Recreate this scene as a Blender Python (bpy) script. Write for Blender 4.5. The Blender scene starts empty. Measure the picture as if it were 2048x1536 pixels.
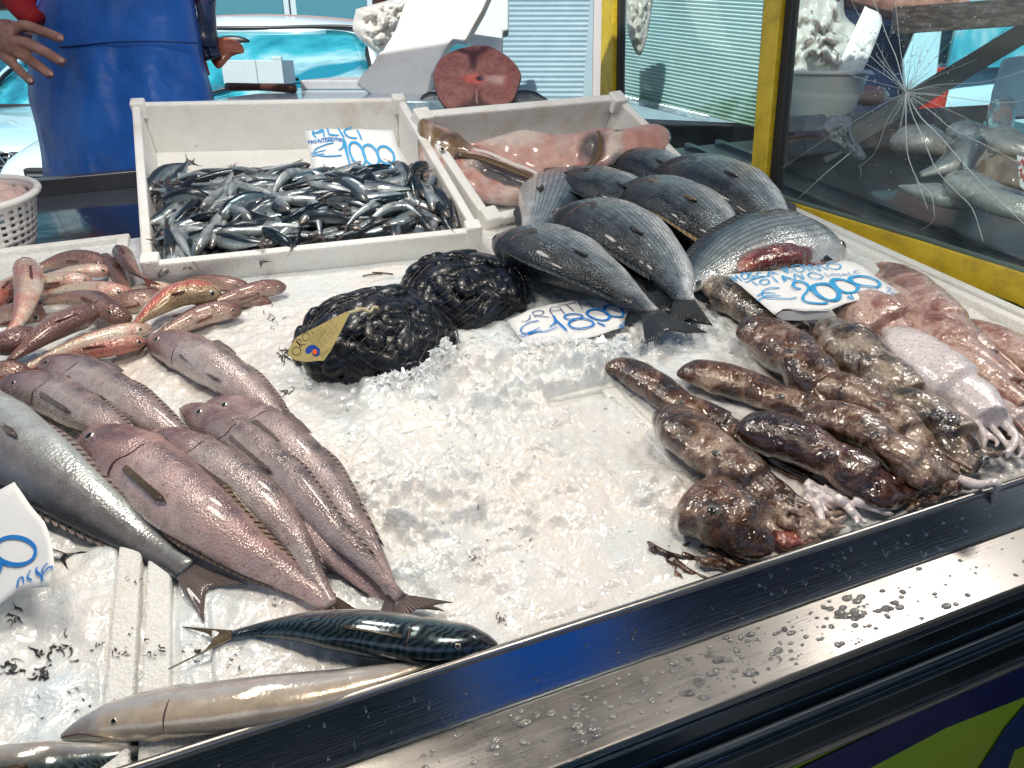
import bpy, math, random
import numpy as np
from math import sin, cos, pi, radians, sqrt, atan2
from mathutils import Vector, Matrix, noise
random.seed(7)
# ------------------------------------------------------------------ camera
F, CX, CY = 1450.0, 1024.0, 768.0
PITCH, TILT, YAW = radians(24), radians(8), radians(21.2)
CAM = Vector((0, 0, 1.35))
scene = bpy.context.scene
cd = bpy.data.cameras.new("camera"); cam = bpy.data.objects.new("camera", cd)
scene.collection.objects.link(cam); scene.camera = cam
cam.location = CAM; cam.rotation_euler = (pi/2 - PITCH, 0, 0)
cd.sensor_width = 36; cd.lens = F/2048*36; cd.clip_start = .02; cd.clip_end = 600
# ------------------------------------------------------------------ world and light
SUN_EL, SUN_AZ = radians(52), radians(205)      # azimuth measured from +Y, clockwise
world = bpy.data.worlds.new("World"); scene.world = world; world.use_nodes = True
wn = world.node_tree; bg = wn.nodes['Background']
sky = wn.nodes.new('ShaderNodeTexSky'); sky.sky_type = 'NISHITA'; sky.sun_disc = False
sky.sun_elevation = SUN_EL; sky.sun_rotation = SUN_AZ
wn.links.new(sky.outputs[0], bg.inputs[0]); bg.inputs[1].default_value = .1
sl = bpy.data.lights.new("sun", 'SUN'); so = bpy.data.objects.new("sun", sl); scene.collection.objects.link(so)
sl.energy = 4.5; sl.angle = radians(.6); sl.color = (1, .95, .87)
sd = Vector((sin(SUN_AZ)*cos(SUN_EL), cos(SUN_AZ)*cos(SUN_EL), sin(SUN_EL)))
so.rotation_euler = sd.to_track_quat('Z', 'Y').to_euler()
vs = scene.view_settings; vs.view_transform = 'Standard'; vs.look = 'None'; vs.exposure = .28; vs.gamma = 1
scene.render.engine = 'CYCLES'
cy = scene.cycles; cy.use_denoising = True; cy.max_bounces = 7; cy.transparent_max_bounces = 12
cy.caustics_reflective = False; cy.caustics_refractive = False; cy.sample_clamp_indirect = 4
# ------------------------------------------------------------------ frames
col = scene.collection
fw = Vector((0, cos(PITCH), -sin(PITCH))); up = Vector((0, sin(PITCH), cos(PITCH))); rt = Vector((1, 0, 0))
def ray(x, y): return fw + rt*((x-CX)/F) - up*((y-CY)/F)
ORG = CAM + ray(CX, CY)
e0 = Vector((1, 0, 0)); e1 = Vector((0, cos(TILT), sin(TILT))); NZ = Vector((0, -sin(TILT), cos(TILT)))
EA = e0*cos(YAW) + e1*sin(YAW); EB = e1*cos(YAW) - e0*sin(YAW)
MC = Matrix(((EA.x, EB.x, NZ.x, ORG.x), (EA.y, EB.y, NZ.y, ORG.y), (EA.z, EB.z, NZ.z, ORG.z), (0, 0, 0, 1)))
MCI = MC.inverted()
def P(x, y, h=0.0):
    """point of the counter plane (raised by h) seen at x, y: counter coordinates a, b, h"""
    d = ray(x, y); k = ((ORG-CAM).dot(NZ) + h)/d.dot(NZ)
    return MCI @ (CAM + d*k)
def D(x, y, dep): return CAM + ray(x, y)*dep
def DC(x, y, dep): return MCI @ D(x, y, dep)
def WZ(x, y, z):
    d = ray(x, y); return CAM + d*((z-CAM.z)/d.z)
# ------------------------------------------------------------------ object helpers
def tag(o, label=None, cat=None, group=None, kind=None):
    if label: o['label'] = label
    if cat: o['category'] = cat
    if group: o['group'] = group
    if kind: o['kind'] = kind
    return o
def thing(name, label, cat, loc=(0, 0, 0), group=None, frame='C', rot=None):
    o = bpy.data.objects.new(name, None); col.objects.link(o); o.empty_display_size = .05
    M = Matrix.Translation(Vector(loc))
    if rot: M = M @ rot
    o.matrix_world = (MC @ M) if frame == 'C' else M
    return tag(o, label, cat, group)
def obj(name, v, f, mat, parent=None, smooth=True, uv=None, vc=None, frame='W', off=None):
    """one mesh object. vertices are in the frame of the parent, shifted by -off"""
    me = bpy.data.meshes.new(name)
    if off is not None: v = [(p[0]-off[0], p[1]-off[1], p[2]-off[2]) for p in v]
    me.from_pydata([tuple(p) for p in v], [], f); 
    mats = mat if isinstance(mat, (list, tuple)) else [mat]
    for m in mats: me.materials.append(m.m if hasattr(m, 'm') else m)
    if smooth: me.polygons.foreach_set('use_smooth', [True]*len(me.polygons))
    if uv is not None:
        l = me.uv_layers.new(name='uv'); li = np.empty(len(me.loops), dtype=np.int32); me.loops.foreach_get('vertex_index', li)
        l.data.foreach_set('uv', np.asarray(uv, dtype=np.float32)[li].ravel())
    if vc is not None:
        c = me.color_attributes.new('col', 'FLOAT_COLOR', 'POINT')
        c.data.foreach_set('color', np.asarray([(*q[:3], 1) for q in vc], dtype=np.float32).ravel())
    o = bpy.data.objects.new(name, me); col.objects.link(o)
    if parent is not None: o.parent = parent
    elif frame == 'C': o.matrix_world = MC
    me.validate(); me.update()
    return o
class MB:
    def __init__(s): s.v = []; s.f = []; s.uv = []
    def add(s, v, f, uv=None):
        n = len(s.v); s.v += [Vector(p) for p in v]; s.f += [tuple(i+n for i in q) for q in f]
        s.uv += list(uv) if uv is not None else [(0, 0)]*len(v); return s
    def box(s, x0, x1, y0, y1, z0, z1, M=None):
        v = [Vector((x, y, z)) for z in (z0, z1) for y in (y0, y1) for x in (x0, x1)]
        if M is not None: v = [M @ p for p in v]
        return s.add(v, [(0, 2, 3, 1), (4, 5, 7, 6), (0, 1, 5, 4), (2, 6, 7, 3), (0, 4, 6, 2), (1, 3, 7, 5)])
    def hexa(s, p): return s.add(p, [(0, 2, 3, 1), (4, 5, 7, 6), (0, 1, 5, 4), (2, 6, 7, 3), (0, 4, 6, 2), (1, 3, 7, 5)])
    def build(s, name, mat, parent=None, smooth=False, frame='W', off=None, bevel=0, vc=None):
        o = obj(name, s.v, s.f, mat, parent, smooth, s.uv, vc, frame, off)
        if bevel:
            m = o.modifiers.new('b', 'BEVEL'); m.width = bevel; m.segments = 2; m.limit_method = 'ANGLE'; m.angle_limit = radians(35)
        return o
def crv(pts, n):
    """Catmull-Rom resample of a list of tuples to n points, even in arc length"""
    p = np.array([list(q) for q in pts], float)
    if len(p) == 2: p = np.array([p[0], (p[0]+p[1])/2, p[1]])
    q = np.vstack([2*p[0]-p[1], p, 2*p[-1]-p[-2]]); out = []
    for i in range(1, len(q)-2):
        for s in np.linspace(0, 1, 16, endpoint=False):
            a, b, c, d = q[i-1:i+3]
            out.append(.5*((2*b)+(-a+c)*s+(2*a-5*b+4*c-d)*s*s+(-a+3*b-3*c+d)*s**3))
    out.append(p[-1]); out = np.array(out)
    L = np.r_[0, np.cumsum(np.linalg.norm(np.diff(out, axis=0), axis=1))]
    s = n if not isinstance(n, int) else np.linspace(0, 1, n)
    return np.stack([np.interp(np.asarray(s)*L[-1], L, out[:, k]) for k in range(out.shape[1])], 1)
def prof(tab):
    """smooth profile from (t, value) pairs"""
    T = np.array([t for t, _ in tab]); V = np.array([v for _, v in tab])
    S = np.linspace(0, 1, 201); y = np.interp(S, T, V)
    k = np.array([1, 2, 3, 4, 3, 2, 1.]); k /= k.sum(); ys = np.convolve(np.pad(y, 3, mode='edge'), k, 'valid'); ys[0] = y[0]
    return lambda t: float(np.interp(t, S, ys))
def sweep(pts, rS, rW, K=18, N=36, roll=0.0, W=Vector((0, 0, 1)), disp=None, ends=True):
    s = np.linspace(0, 1, N)
    if ends: s = .5*s + .5*(1-np.cos(pi*s))/2
    c = crv(pts, s); v = []; f = []; uv = []; fr = []
    for i in range(N):
        C = Vector(c[i]); T = Vector(c[min(i+1, N-1)]-c[max(i-1, 0)]).normalized()
        S = W.cross(T).normalized(); Wn = T.cross(S).normalized(); t = float(s[i])
        Sr = S*cos(roll) + Wn*sin(roll); Wr = Wn*cos(roll) - S*sin(roll)
        a, b = rS(t), rW(t); fr.append((C, T, Sr, Wr, t))
        for k in range(K):
            th = 2*pi*k/K; m = disp(t, th) if disp else 1
            v.append(C + Sr*(a*cos(th)*m) + Wr*(b*sin(th)*m)); uv.append((t, (1+cos(th))/2))
    for i in range(N-1):
        for k in range(K):
            k2 = (k+1) % K; f.append((i*K+k, i*K+k2, (i+1)*K+k2, (i+1)*K+k))
    f.append(tuple(range(K-1, -1, -1))); f.append(tuple((N-1)*K+k for k in range(K)))
    return v, f, uv, fr
def tube(pts, r, K=8, N=None, W=Vector((0, 0, 1))):
    rr = r if callable(r) else (lambda t: r)
    return sweep(pts, rr, rr, K, N or max(3, len(pts)*4), W=W, ends=False)[:3]
def ball(c, r, n=12, m=8, M=None):
    v = []; f = []
    for i in range(m+1):
        for k in range(n):
            ph = pi*i/m; p = Vector((sin(ph)*cos(2*pi*k/n)*r[0], sin(ph)*sin(2*pi*k/n)*r[1], cos(ph)*r[2]))
            v.append((M @ p if M is not None else p) + Vector(c))
    for i in range(m):
        for k in range(n): f.append((i*n+k, (i+1)*n+k, (i+1)*n+(k+1) % n, i*n+(k+1) % n))
    return v, f
def mod(o, typ, **kw):
    m = o.modifiers.new(typ.lower(), typ)
    for k, x in kw.items(): setattr(m, k, x)
    return m
# ------------------------------------------------------------------ materials
class Mat:
    def __init__(s, name, color=(.8, .8, .8), rough=.5, metal=0, coat=0, spec=.5, **kw):
        s.m = bpy.data.materials.new(name); s.m.use_nodes = True; s.t = s.m.node_tree; s.b = s.t.nodes['Principled BSDF']
        s.set('Base Color', (*color, 1) if len(color) == 3 else color); s.set('Roughness', rough); s.set('Metallic', metal)
        s.set('Coat Weight', coat); s.set('Coat Roughness', .06); s.set('Specular IOR Level', spec)
        for k, v in kw.items(): s.set(k.replace('_', ' '), v)
    def set(s, k, v):
        if isinstance(v, bpy.types.NodeSocket): s.t.links.new(v, s.b.inputs[k])
        else: s.b.inputs[k].default_value = v
    def n(s, typ, out=0, _p=None, **kw):
        nd = s.t.nodes.new('ShaderNode'+typ)
        for k, v in (_p or {}).items(): setattr(nd, k, v)
        for k, v in kw.items():
            k = k.replace('_', ' ')
            i = nd.inputs[int(k[1:])] if k[0] == 'i' and k[1:].isdigit() else nd.inputs[k]
            if isinstance(v, bpy.types.NodeSocket): s.t.links.new(v, i)
            else: i.default_value = v
        return nd.outputs[out]
    def co(s, k='Object'):
        nd = s.t.nodes.new('ShaderNodeTexCoord'); return nd.outputs[k]
    def uvx(s):
        nd = s.t.nodes.new('ShaderNodeSeparateXYZ'); s.t.links.new(s.co('UV'), nd.inputs[0]); return nd.outputs[0], nd.outputs[1]
    def noise(s, sc, det=4, rough=.55, vec=None, dist=0): return s.n('TexNoise', Scale=sc, Detail=det, Roughness=rough, Distortion=dist, Vector=vec or s.co())
    def vor(s, sc, vec=None, feat='F1'): return s.n('TexVoronoi', _p={'feature': feat}, Scale=sc, Vector=vec or s.co())
    def ramp(s, fac, stops, interp='LINEAR'):
        nd = s.t.nodes.new('ShaderNodeValToRGB'); r = nd.color_ramp; r.interpolation = interp
        while len(r.elements) < len(stops): r.elements.new(.5)
        for e, (p, c) in zip(r.elements, stops):
            e.position = p; e.color = (*c, 1) if not isinstance(c, (int, float)) else (c, c, c, 1)
        s.t.links.new(fac, nd.inputs[0]); return nd.outputs[0]
    def mix(s, fac, a, b, mode='MIX'):
        nd = s.t.nodes.new('ShaderNodeMix'); nd.data_type = 'RGBA'; nd.blend_type = mode
        for i, x in ((0, fac), (6, a), (7, b)):
            if isinstance(x, bpy.types.NodeSocket): s.t.links.new(x, nd.inputs[i])
            else: nd.inputs[i].default_value = (*x, 1) if isinstance(x, tuple) and len(x) == 3 else x
        return nd.outputs[2]
    def math(s, op, a, b=0.0):
        nd = s.t.nodes.new('ShaderNodeMath'); nd.operation = op
        for i, x in ((0, a), (1, b)):
            if isinstance(x, bpy.types.NodeSocket): s.t.links.new(x, nd.inputs[i])
            else: nd.inputs[i].default_value = x
        return nd.outputs[0]
    def bump(s, h, dist=.001, st=1.0, sock='Normal'):
        o = s.n('Bump', Height=h, Distance=dist, Strength=st)
        s.set(sock, o); return o
    def rnd(s):
        nd = s.t.nodes.new('ShaderNodeObjectInfo'); return nd.outputs['Random']
def simple(name, c, rough=.5, metal=0, coat=0, var=.0, vs=20, bump=0, bs=60, **kw):
    m = Mat(name, c, rough, metal, coat, **kw)
    if var: m.set('Base Color', m.mix(m.noise(vs), tuple(x*(1-var) for x in c), tuple(min(1, x*(1+var)) for x in c)))
    if bump: m.bump(m.noise(bs), bump)
    return m.m

M_foam = Mat('foam', rough=.65, spec=.35)
_n = M_foam.noise(9, 6, .65); _v = M_foam.vor(330)
_c = M_foam.ramp(_n, [(.28, (.66, .61, .54)), (.44, (.8, .79, .76)), (.7, (.86, .86, .85))])
_s = M_foam.ramp(M_foam.noise(45, 5, .7), [(.66, 0), (.74, .5)])
M_foam.set('Base Color', M_foam.mix(_s, _c, (.35, .28, .2))); M_foam.bump(M_foam.math('ADD', _v, M_foam.noise(60)), .0012)
M_foam.set('Subsurface Weight', .1)
M_foam = M_foam.m
m = Mat('ice', rough=.22, spec=.55, coat=.35)
_n = m.noise(5, 6, .65); _p = m.noise(70, 4, .65); _v = m.vor(260)
_c = m.ramp(_n, [(.3, (.78, .74, .69)), (.44, (.82, .82, .8)), (.54, (.7, .8, .84)), (.7, (.88, .92, .94))])
_c = m.mix(m.ramp(_p, [(.35, .0), (.75, .3)]), _c, (.86, .9, .92)); _c = m.mix(m.ramp(m.noise(2.2, 5, .6), [(.4, 0), (.62, .55)]), _c, (.74, .67, .6)); _c = m.mix(1.0, _c, (.98, .98, .98), 'MULTIPLY')
m.set('Base Color', m.mix(m.ramp(m.noise(28, 6, .75), [(.7, 0), (.8, .4)]), _c, (.34, .27, .2)))
m.set('Subsurface Weight', .35); m.set('Subsurface Radius', (.01, .012, .014)); m.set('Subsurface Scale', .6)
m.set('Roughness', m.ramp(_p, [(.35, .08), (.7, .34)])); m.set('Coat Weight', .6)
m.bump(m.math('ADD', m.math('MULTIPLY', _v, .8), m.noise(300, 3)), .0008)
M_ice = m.m
m = Mat('ice_shard', (.86, .91, .93), .12, coat=.5, spec=.6); m.set('Subsurface Weight', .4); m.set('Subsurface Radius', (.01, .012, .014)); m.set('Subsurface Scale', .5)
M_shard = m.m
def steel(name, c, rough=.22, dirt=.3):
    m = Mat(name, c, rough, metal=1)
    sc = m.n('Mapping', Vector=m.co(), Scale=(2, 60, 60)); n = m.noise(9, 5, .6, sc); b = m.noise(7, 5, .6)
    m.set('Roughness', m.math('ADD', m.math('MULTIPLY', n, .14), m.math('MULTIPLY', b, rough*1.2)))
    m.set('Base Color', m.mix(m.ramp(b, [(.4, 0), (.75, dirt)]), c, tuple(x*.55 for x in c)))
    m.bump(n, .00012)
    return m.m
M_steel = steel('brushed_steel', (.4, .385, .365), .42, .25); M_steel_dark = steel('dark_steel', (.13, .17, .21), .2)
M_steel_blue = steel('blue_tinted_steel', (.56, .61, .66), .14)  # blue tint stands in for the blue mirrored by stainless steel
M_water = Mat('water_drop', (.95, .97, 1), .02, spec=.6); M_water.set('Transmission Weight', .9); M_water.set('IOR', 1.33); M_water = M_water.m
M_paper = simple('paper', (.78, .8, .8), .55, var=.05, vs=30, bump=.0006, bs=25)
M_ink = simple('blue_ink', (.01, .19, .58), .5, var=.3, vs=200); M_ink2 = simple('dark_ink', (.02, .05, .2), .5)
M_ink3 = simple('light_ink', (.02, .33, .66), .5, var=.3, vs=200)
M_yellow = Mat('yellow_paint', rough=.45, coat=.1); _g = M_yellow.noise(16, 7, .75); _s = M_yellow.noise(70, 6, .8, M_yellow.n('Mapping', Vector=M_yellow.co(), Scale=(1, 1, .3)))
M_yellow.set('Base Color', M_yellow.mix(M_yellow.ramp(_s, [(.62, 0), (.72, .8)]), M_yellow.ramp(_g, [(.3, (.34, .24, .02)), (.5, (.58, .42, .02)), (.7, (.68, .52, .04))]), (.1, .075, .03))); M_yellow.bump(_s, .0008); M_yellow = M_yellow.m
M_black = simple('black_rubber', (.012, .013, .015), .5)
M_wood = Mat('old_wood', rough=.7); _n = M_wood.noise(14, 6, .7, M_wood.n('Mapping', Vector=M_wood.co(), Scale=(1, 6, 6)))
M_wood.set('Base Color', M_wood.ramp(_n, [(.3, (.07, .05, .05)), (.5, (.2, .16, .15)), (.7, (.42, .38, .38))])); M_wood.bump(_n, .004); M_wood = M_wood.m
# fish skins ----------------------------------------------------------
def skin(name, back, side, belly, head, head_end=.2, stops=(.12, .45, .62, .85), rough=.3, metal=.15, coat=.35, scales=0, sb=.0006, spots=None, extra=None, mott=.25, hue=None):
    m = Mat(name, rough=rough, metal=metal, coat=coat, spec=.5)
    u, v = m.uvx(); wob = m.math('ADD', v, m.math('MULTIPLY', m.math('SUBTRACT', m.noise(22, 5, .65), .5), .35))
    c = m.ramp(wob, list(zip(stops, (belly, side, side, back))))
    h = m.ramp(m.math('ADD', u, m.math('MULTIPLY', m.math('SUBTRACT', m.noise(40, 3), .5), .08)), [(0, 1.), (head_end*.55, .7), (head_end, 0.)])
    c = m.mix(h, c, head)
    d = m.ramp(m.noise(55, 6, .7), [(.35, 1-mott), (.65, 1+mott*.3 if mott < .9 else 1)])
    c = m.mix(1.0, c, d, 'MULTIPLY')
    if hue is not None: c = m.mix(m.ramp(m.noise(16, 4, .7), [(.45, 0), (.7, .8)]), c, hue)
    if spots: c = m.mix(m.ramp(m.noise(190, 2), [(.62, 0), (.72, .75)]), c, spots)
    if extra: c = extra(m, c, u, v)
    m.set('Base Color', c)
    bh = m.math('ADD', m.math('MULTIPLY', m.noise(130, 4), .6), m.vor(scales)) if scales else m.noise(150, 4)
    m.bump(bh, sb); m.set('Roughness', m.ramp(m.noise(35, 4), [(.35, rough*.6), (.65, rough*1.5)]))
    m.set('Subsurface Weight', .05)
    return m.m
M_hake = skin('hake_skin', (.14, .115, .12), (.46, .39, .38), (.64, .57, .55), (.13, .03, .035), .34, scales=420, sb=.0006, spots=(.1, .07, .08), hue=(.43, .31, .3), mott=.3)
M_hake_pink = skin('pink_hake_skin', (.18, .12, .125), (.48, .37, .36), (.66, .48, .45), (.1, .015, .02), .36, scales=420, sb=.0006, spots=(.14, .08, .08), hue=(.52, .32, .3), mott=.3)
def pollock_x(m, c, u, v): return c
M_silverfish = skin('silver_skin', (.05, .055, .07), (.25, .24, .25), (.46, .5, .5), (.3, .3, .36), .1, metal=.3, scales=300, sb=.0004, mott=.2)
def lines(sc, w, colr, lo=.2, hi=.95, amt=.6):
    def fx(m, c, u, v):
        s = m.math('SINE', m.math('ADD', m.math('MULTIPLY', v, sc), m.math('MULTIPLY', m.noise(30), 3)))
        s = m.ramp(s, [(.2, 0), (.9, amt)])
        g = m.ramp(v, [(lo, 0), (lo+.1, 1.), (hi-.05, 1.), (hi, 0)])
        return m.mix(m.math('MULTIPLY', s, g), c, colr)
    return fx
M_bream = skin('bream_skin', (.018, .025, .033), (.24, .29, .32), (.78, .83, .86), (.035, .045, .055), .22, rough=.3, metal=.3, coat=.25, stops=(.3, .5, .6, .88), scales=330, sb=.001, extra=lines(95, .5, (.035, .04, .05)), mott=.45)
M_bream_pale = skin('pale_bream_skin', (.06, .09, .11), (.3, .36, .38), (.66, .68, .68), (.5, .5, .5), .2, rough=.24, metal=.35, coat=.4, scales=330, sb=.0008, extra=lines(85, .5, (.05, .06, .08)), mott=.3)
def anch_x(m, c, u, v):
    return m.mix(m.ramp(m.rnd(), [(0, 0.), (1, .35)]), c, (.1, .14, .17))
M_anch = skin('anchovy_skin', (.008, .014, .022), (.24, .3, .33), (.55, .6, .6), (.18, .16, .14), .18, rough=.24, metal=.4, coat=.3, scales=0, sb=.0006, extra=anch_x, mott=.5, stops=(.15, .4, .5, .62))
M_anch_blue = skin('blue_anchovy_skin', (.008, .025, .04), (.12, .2, .25), (.5, .55, .55), (.15, .14, .13), .18, rough=.22, metal=.4, coat=.35, sb=.0006, mott=.4)
def mack_x(m, c, u, v):
    nd = m.n('TexWave', _p={'wave_type': 'BANDS', 'bands_direction': 'X'}, out=1, Scale=11, Distortion=9, Detail=2, Vector=m.n('Mapping', Vector=m.co('UV'), Rotation=(0, 0, .35), Scale=(1, .4, 1)))
    return m.mix(m.math('MULTIPLY', m.ramp(nd, [(.45, 0), (.6, .85)]), m.ramp(v, [(.45, 0), (.6, 1.)])), c, (.006, .012, .02))
M_mack = skin('mackerel_skin', (.03, .06, .075), (.09, .13, .14), (.6, .55, .5), (.04, .05, .06), .16, rough=.17, metal=.45, coat=.6, extra=mack_x, mott=.3, sb=.0003)
M_mack_belly = skin('mackerel_belly_skin', (.16, .18, .2), (.6, .56, .53), (.72, .6, .45), (.3, .3, .3), .12, rough=.18, metal=.35, coat=.5, mott=.2, sb=.0004)
def mull_x(m, c, u, v): return m.mix(m.ramp(m.rnd(), [(0, 0.), (1, .55)]), c, (.2, .1, .09))
M_mull = skin('brown_mullet_skin', (.12, .065, .055), (.33, .2, .165), (.55, .42, .34), (.14, .06, .05), .2, rough=.25, coat=.5, scales=380, sb=.0009, spots=(.09, .04, .04), extra=mull_x)
M_mull_pale = skin('pale_mullet_skin', (.42, .22, .17), (.66, .55, .44), (.74, .68, .58), (.58, .4, .34), .15, rough=.25, coat=.5, scales=380, sb=.0009, hue=(.46, .1, .08))
M_mull_red = skin('red_mullet_skin', (.36, .25, .14), (.5, .12, .09), (.72, .66, .56), (.5, .3, .22), .14, rough=.22, coat=.5, scales=330, sb=.0012, hue=(.6, .5, .35))
def fin_mat(name, c, c2):
    m = Mat(name, rough=.3, coat=.4); u, v = m.uvx()
    w = m.math('SINE', m.math('MULTIPLY', u, 120)); m.set('Base Color', m.mix(m.math('MULTIPLY', v, .9), m.mix(m.ramp(w, [(.3, 0), (.7, .28)]), c, c2), c2)); m.bump(w, .0012)
    return m.m
M_fin_dark = fin_mat('dark_fin', (.06, .07, .08), (.02, .025, .03)); M_fin_brown = fin_mat('brown_fin', (.3, .22, .15), (.14, .1, .07))
M_fin_red = fin_mat('red_fin', (.42, .15, .1), (.3, .07, .05)); M_fin_gold = fin_mat('golden_fin', (.36, .27, .14), (.16, .11, .06)); M_fin_grey = fin_mat('grey_fin', (.38, .31, .3), (.26, .2, .19))
M_eye_w = simple('eye_ring', (.42, .36, .3), .15, metal=.5, coat=1); M_eye_b = simple('eye_pupil', (.004, .004, .006), .08, coat=1)
M_eye_r = simple('dark_eye_ring', (.09, .07, .06), .15, coat=1)
M_crease = simple('dark_crease', (.09, .045, .045), .4)
M_pinkflesh = simple('pink_flesh', (.62, .32, .28), .3, coat=.4, var=.3, vs=25, bump=.001, bs=90)
# ------------------------------------------------------------------ street, buildings, canopy
def structure(name, mb, mat, frame='W', **k):
    o = mb.build(name, mat, frame=frame, **k); o['kind'] = 'structure'; return o
m = Mat('asphalt', rough=.85); _n = m.noise(3, 8, .7); m.set('Base Color', m.ramp(_n, [(.3, (.05, .055, .06)), (.7, (.13, .14, .15))])); m.bump(m.noise(90), .006)
g = MB(); g.add([(-300, -300, 0), (300, -300, 0), (300, 300, 0), (-300, 300, 0)], [(0, 1, 2, 3)]); structure('ground', g, m.m)
def translucent(m, c, k):
    t = m.node_tree; tl = t.nodes.new('ShaderNodeBsdfTranslucent'); tl.inputs[0].default_value = (*c, 1); mx = t.nodes.new('ShaderNodeMixShader'); mx.inputs[0].default_value = k
    out = next(n for n in t.nodes if n.type == 'OUTPUT_MATERIAL'); b = t.nodes['Principled BSDF']; t.links.new(b.outputs[0], mx.inputs[1]); t.links.new(tl.outputs[0], mx.inputs[2]); t.links.new(mx.outputs[0], out.inputs[0]); return m
# canopy over the stall, with the work lamps that hang from it
M_canvas = translucent(simple('canopy_canvas', (.36, .37, .38), .8, var=.1, vs=3), (.5, .53, .56), .14); M_galv = simple('galvanised_tube', (.4, .42, .44), .35, metal=.8)
t = thing('market_canopy', 'pale canvas canopy stretched over the fish stall', 'canopy', (0, 0, 0), frame='W')
mb = MB()
for i in range(13):
    for j in range(9):
        x = -3.4 + i*7.4/12; y = -1.5 + j*3.14/8; mb.v.append(Vector((x, y, 2.62 - .05*cos((i % 3)*2.1) + .03*sin(j*1.3)))); mb.uv.append((0, 0))
for i in range(12):
    for j in range(8): mb.f.append((i*9+j, i*9+j+1, (i+1)*9+j+1, (i+1)*9+j))
mod(mb.build('canopy_cloth', M_canvas, t, True), 'SOLIDIFY', thickness=.004)
mb = MB()
for x in (-3.35, 3.95):
    for y in (-1.45, 1.6): mb.add(*tube([(x, y, 0), (x, y, 2.6)], .025))
for y in (-1.45, 1.6): mb.add(*tube([(-3.35, y, 2.58), (3.95, y, 2.58)], .02))
mb.build('canopy_frame', M_galv, t, True)
M_shade = simple('lamp_enamel', (.6, .6, .58), .4); M_bulb = Mat('lamp_bulb', (1, .9, .7)); M_bulb.set('Emission Color', (1, .78, .5, 1)); M_bulb.set('Emission Strength', 18); M_bulb = M_bulb.m
def lamp(x, y, z, label, pw, c=(1, .9, .78), r=.13):
    t = thing('hanging_lamp', label, 'lamp', (x, y, z), 'lamps hanging under the canopy', frame='W')
    pr = prof([(0, .03), (.15, .05), (1, .19)]); mb = MB(); v = []; f = []
    for i in range(9):
        for k in range(20): v.append((pr(i/8)*cos(pi*k/10), pr(i/8)*sin(pi*k/10), .14-.14*i/8))
    for i in range(8):
        for k in range(20): f.append((i*20+k, (i+1)*20+k, (i+1)*20+(k+1) % 20, i*20+(k+1) % 20))
    o = obj('lamp_shade', v, f, M_shade, t); mod(o, 'SOLIDIFY', thickness=.003)
    obj('bulb', *ball((0, 0, .05), (.03, .03, .04)), M_bulb, t)
    obj('cord', *tube([(0, 0, .14), (0, 0, 2.58-z)], .004)[:2], M_black, t)
    l = bpy.data.lights.new('lamp_light', 'AREA'); l.shape = 'DISK'; l.size = r*2; l.energy = pw; l.color = c
    lo = bpy.data.objects.new('lamp_light', l); col.objects.link(lo); lo.parent = t; lo.location = (0, 0, -.005)
lamp(-.55, .75, 2.0, 'enamel work lamp hanging over the hake end of the stall', 5.5)
lamp(.35, .35, 2.05, 'enamel work lamp hanging over the steel front ledge', 5.5)
lamp(1.05, 1.15, 2.0, 'enamel work lamp hanging over the octopus end of the stall', 6, (1, .93, .85))
lamp(-.45, 1.25, 2.05, 'enamel work lamp hanging over the anchovy box', 5, (1, .96, .9))
# ------------------------------------------------------------------ counter
B0 = -.412
def pl(x, y, n, d):
    """counter point on plane n.p = d seen at x,y"""
    c = MCI @ CAM; r = MCI.to_3x3() @ ray(x, y); n = Vector(n); return c + r*((d - n.dot(c))/n.dot(r))
t = thing('display_counter', 'long stainless steel fish counter with a wet front ledge', 'counter', (0, B0, 0))
A0, A1 = -2.2, 2.6
def cbox(name, a0, a1, b0, b1, h0, h1, mat, par=None, bev=.002):
    par = par or t; mb = MB(); o = par.matrix_world.inverted() @ MC @ Vector((0, 0, 0)); mb.box(a0+o.x, a1+o.x, b0+o.y, b1+o.y, h0+o.z, h1+o.z)
    return mb.build(name, mat, par, bevel=bev)
WF = radians(30); WNn = Vector((0, -cos(WF), sin(WF))); _wb = pl(1600, 1210, WNn, WNn.dot(Vector((0, B0-.004, .016)))); hL = _wb.z; bW = _wb.y              # ledge level
bL = P(1600, 1345, hL).y                               # ledge outer edge
print('ledge', hL, bL, bW, P(2048, 1162, hL), P(1350, 1450, hL), pl(1350, 1303, (0, 1, 0), B0-.006))
mb = MB(); mb.hexa([(x, y-B0, z) for z, y0, y1 in ((hL-.004, bW, bW+.004), (.016, B0-.004, B0)) for y in (y0, y1) for x in (A0, A1)]); mb.build('front_wall', M_steel_blue, t)
o = obj('rolled_rim', *tube([(A0, B0-.003, .017), (A1, B0-.003, .017)], .0042)[:2], M_steel, t, off=(0, B0, 0))
cbox('ledge', A0, A1, bL, bW-.0005, hL-.012, hL, M_steel)
g1 = pl(1800, 1300, (0, 1, 0), bL+.004)
cbox('upper_trim', A0, A1, bL-.003, bL+.006, hL-.035, hL-.0125, M_steel_dark)
cbox('channel', A0, A1, bL+.008, bL+.03, hL-.062, hL-.0355, M_steel_dark)
cbox('middle_trim', A0, A1, bL-.004, bL+.028, hL-.082, hL-.0625, M_steel_blue)
cbox('lower_trim', A0, A1, bL-.010, bL+.028, hL-.128, hL-.0825, M_steel_dark)
cbox('trim_edge', A0, A1, bL-.014, bL-.002, hL-.136, hL-.1285, M_steel)
M_panel = Mat('printed_panel', rough=.3, coat=.3); c = M_panel.co(); sx = M_panel.n('SeparateXYZ', 0, i0=c); sz = M_panel.n('SeparateXYZ', 2, i0=c)
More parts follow.
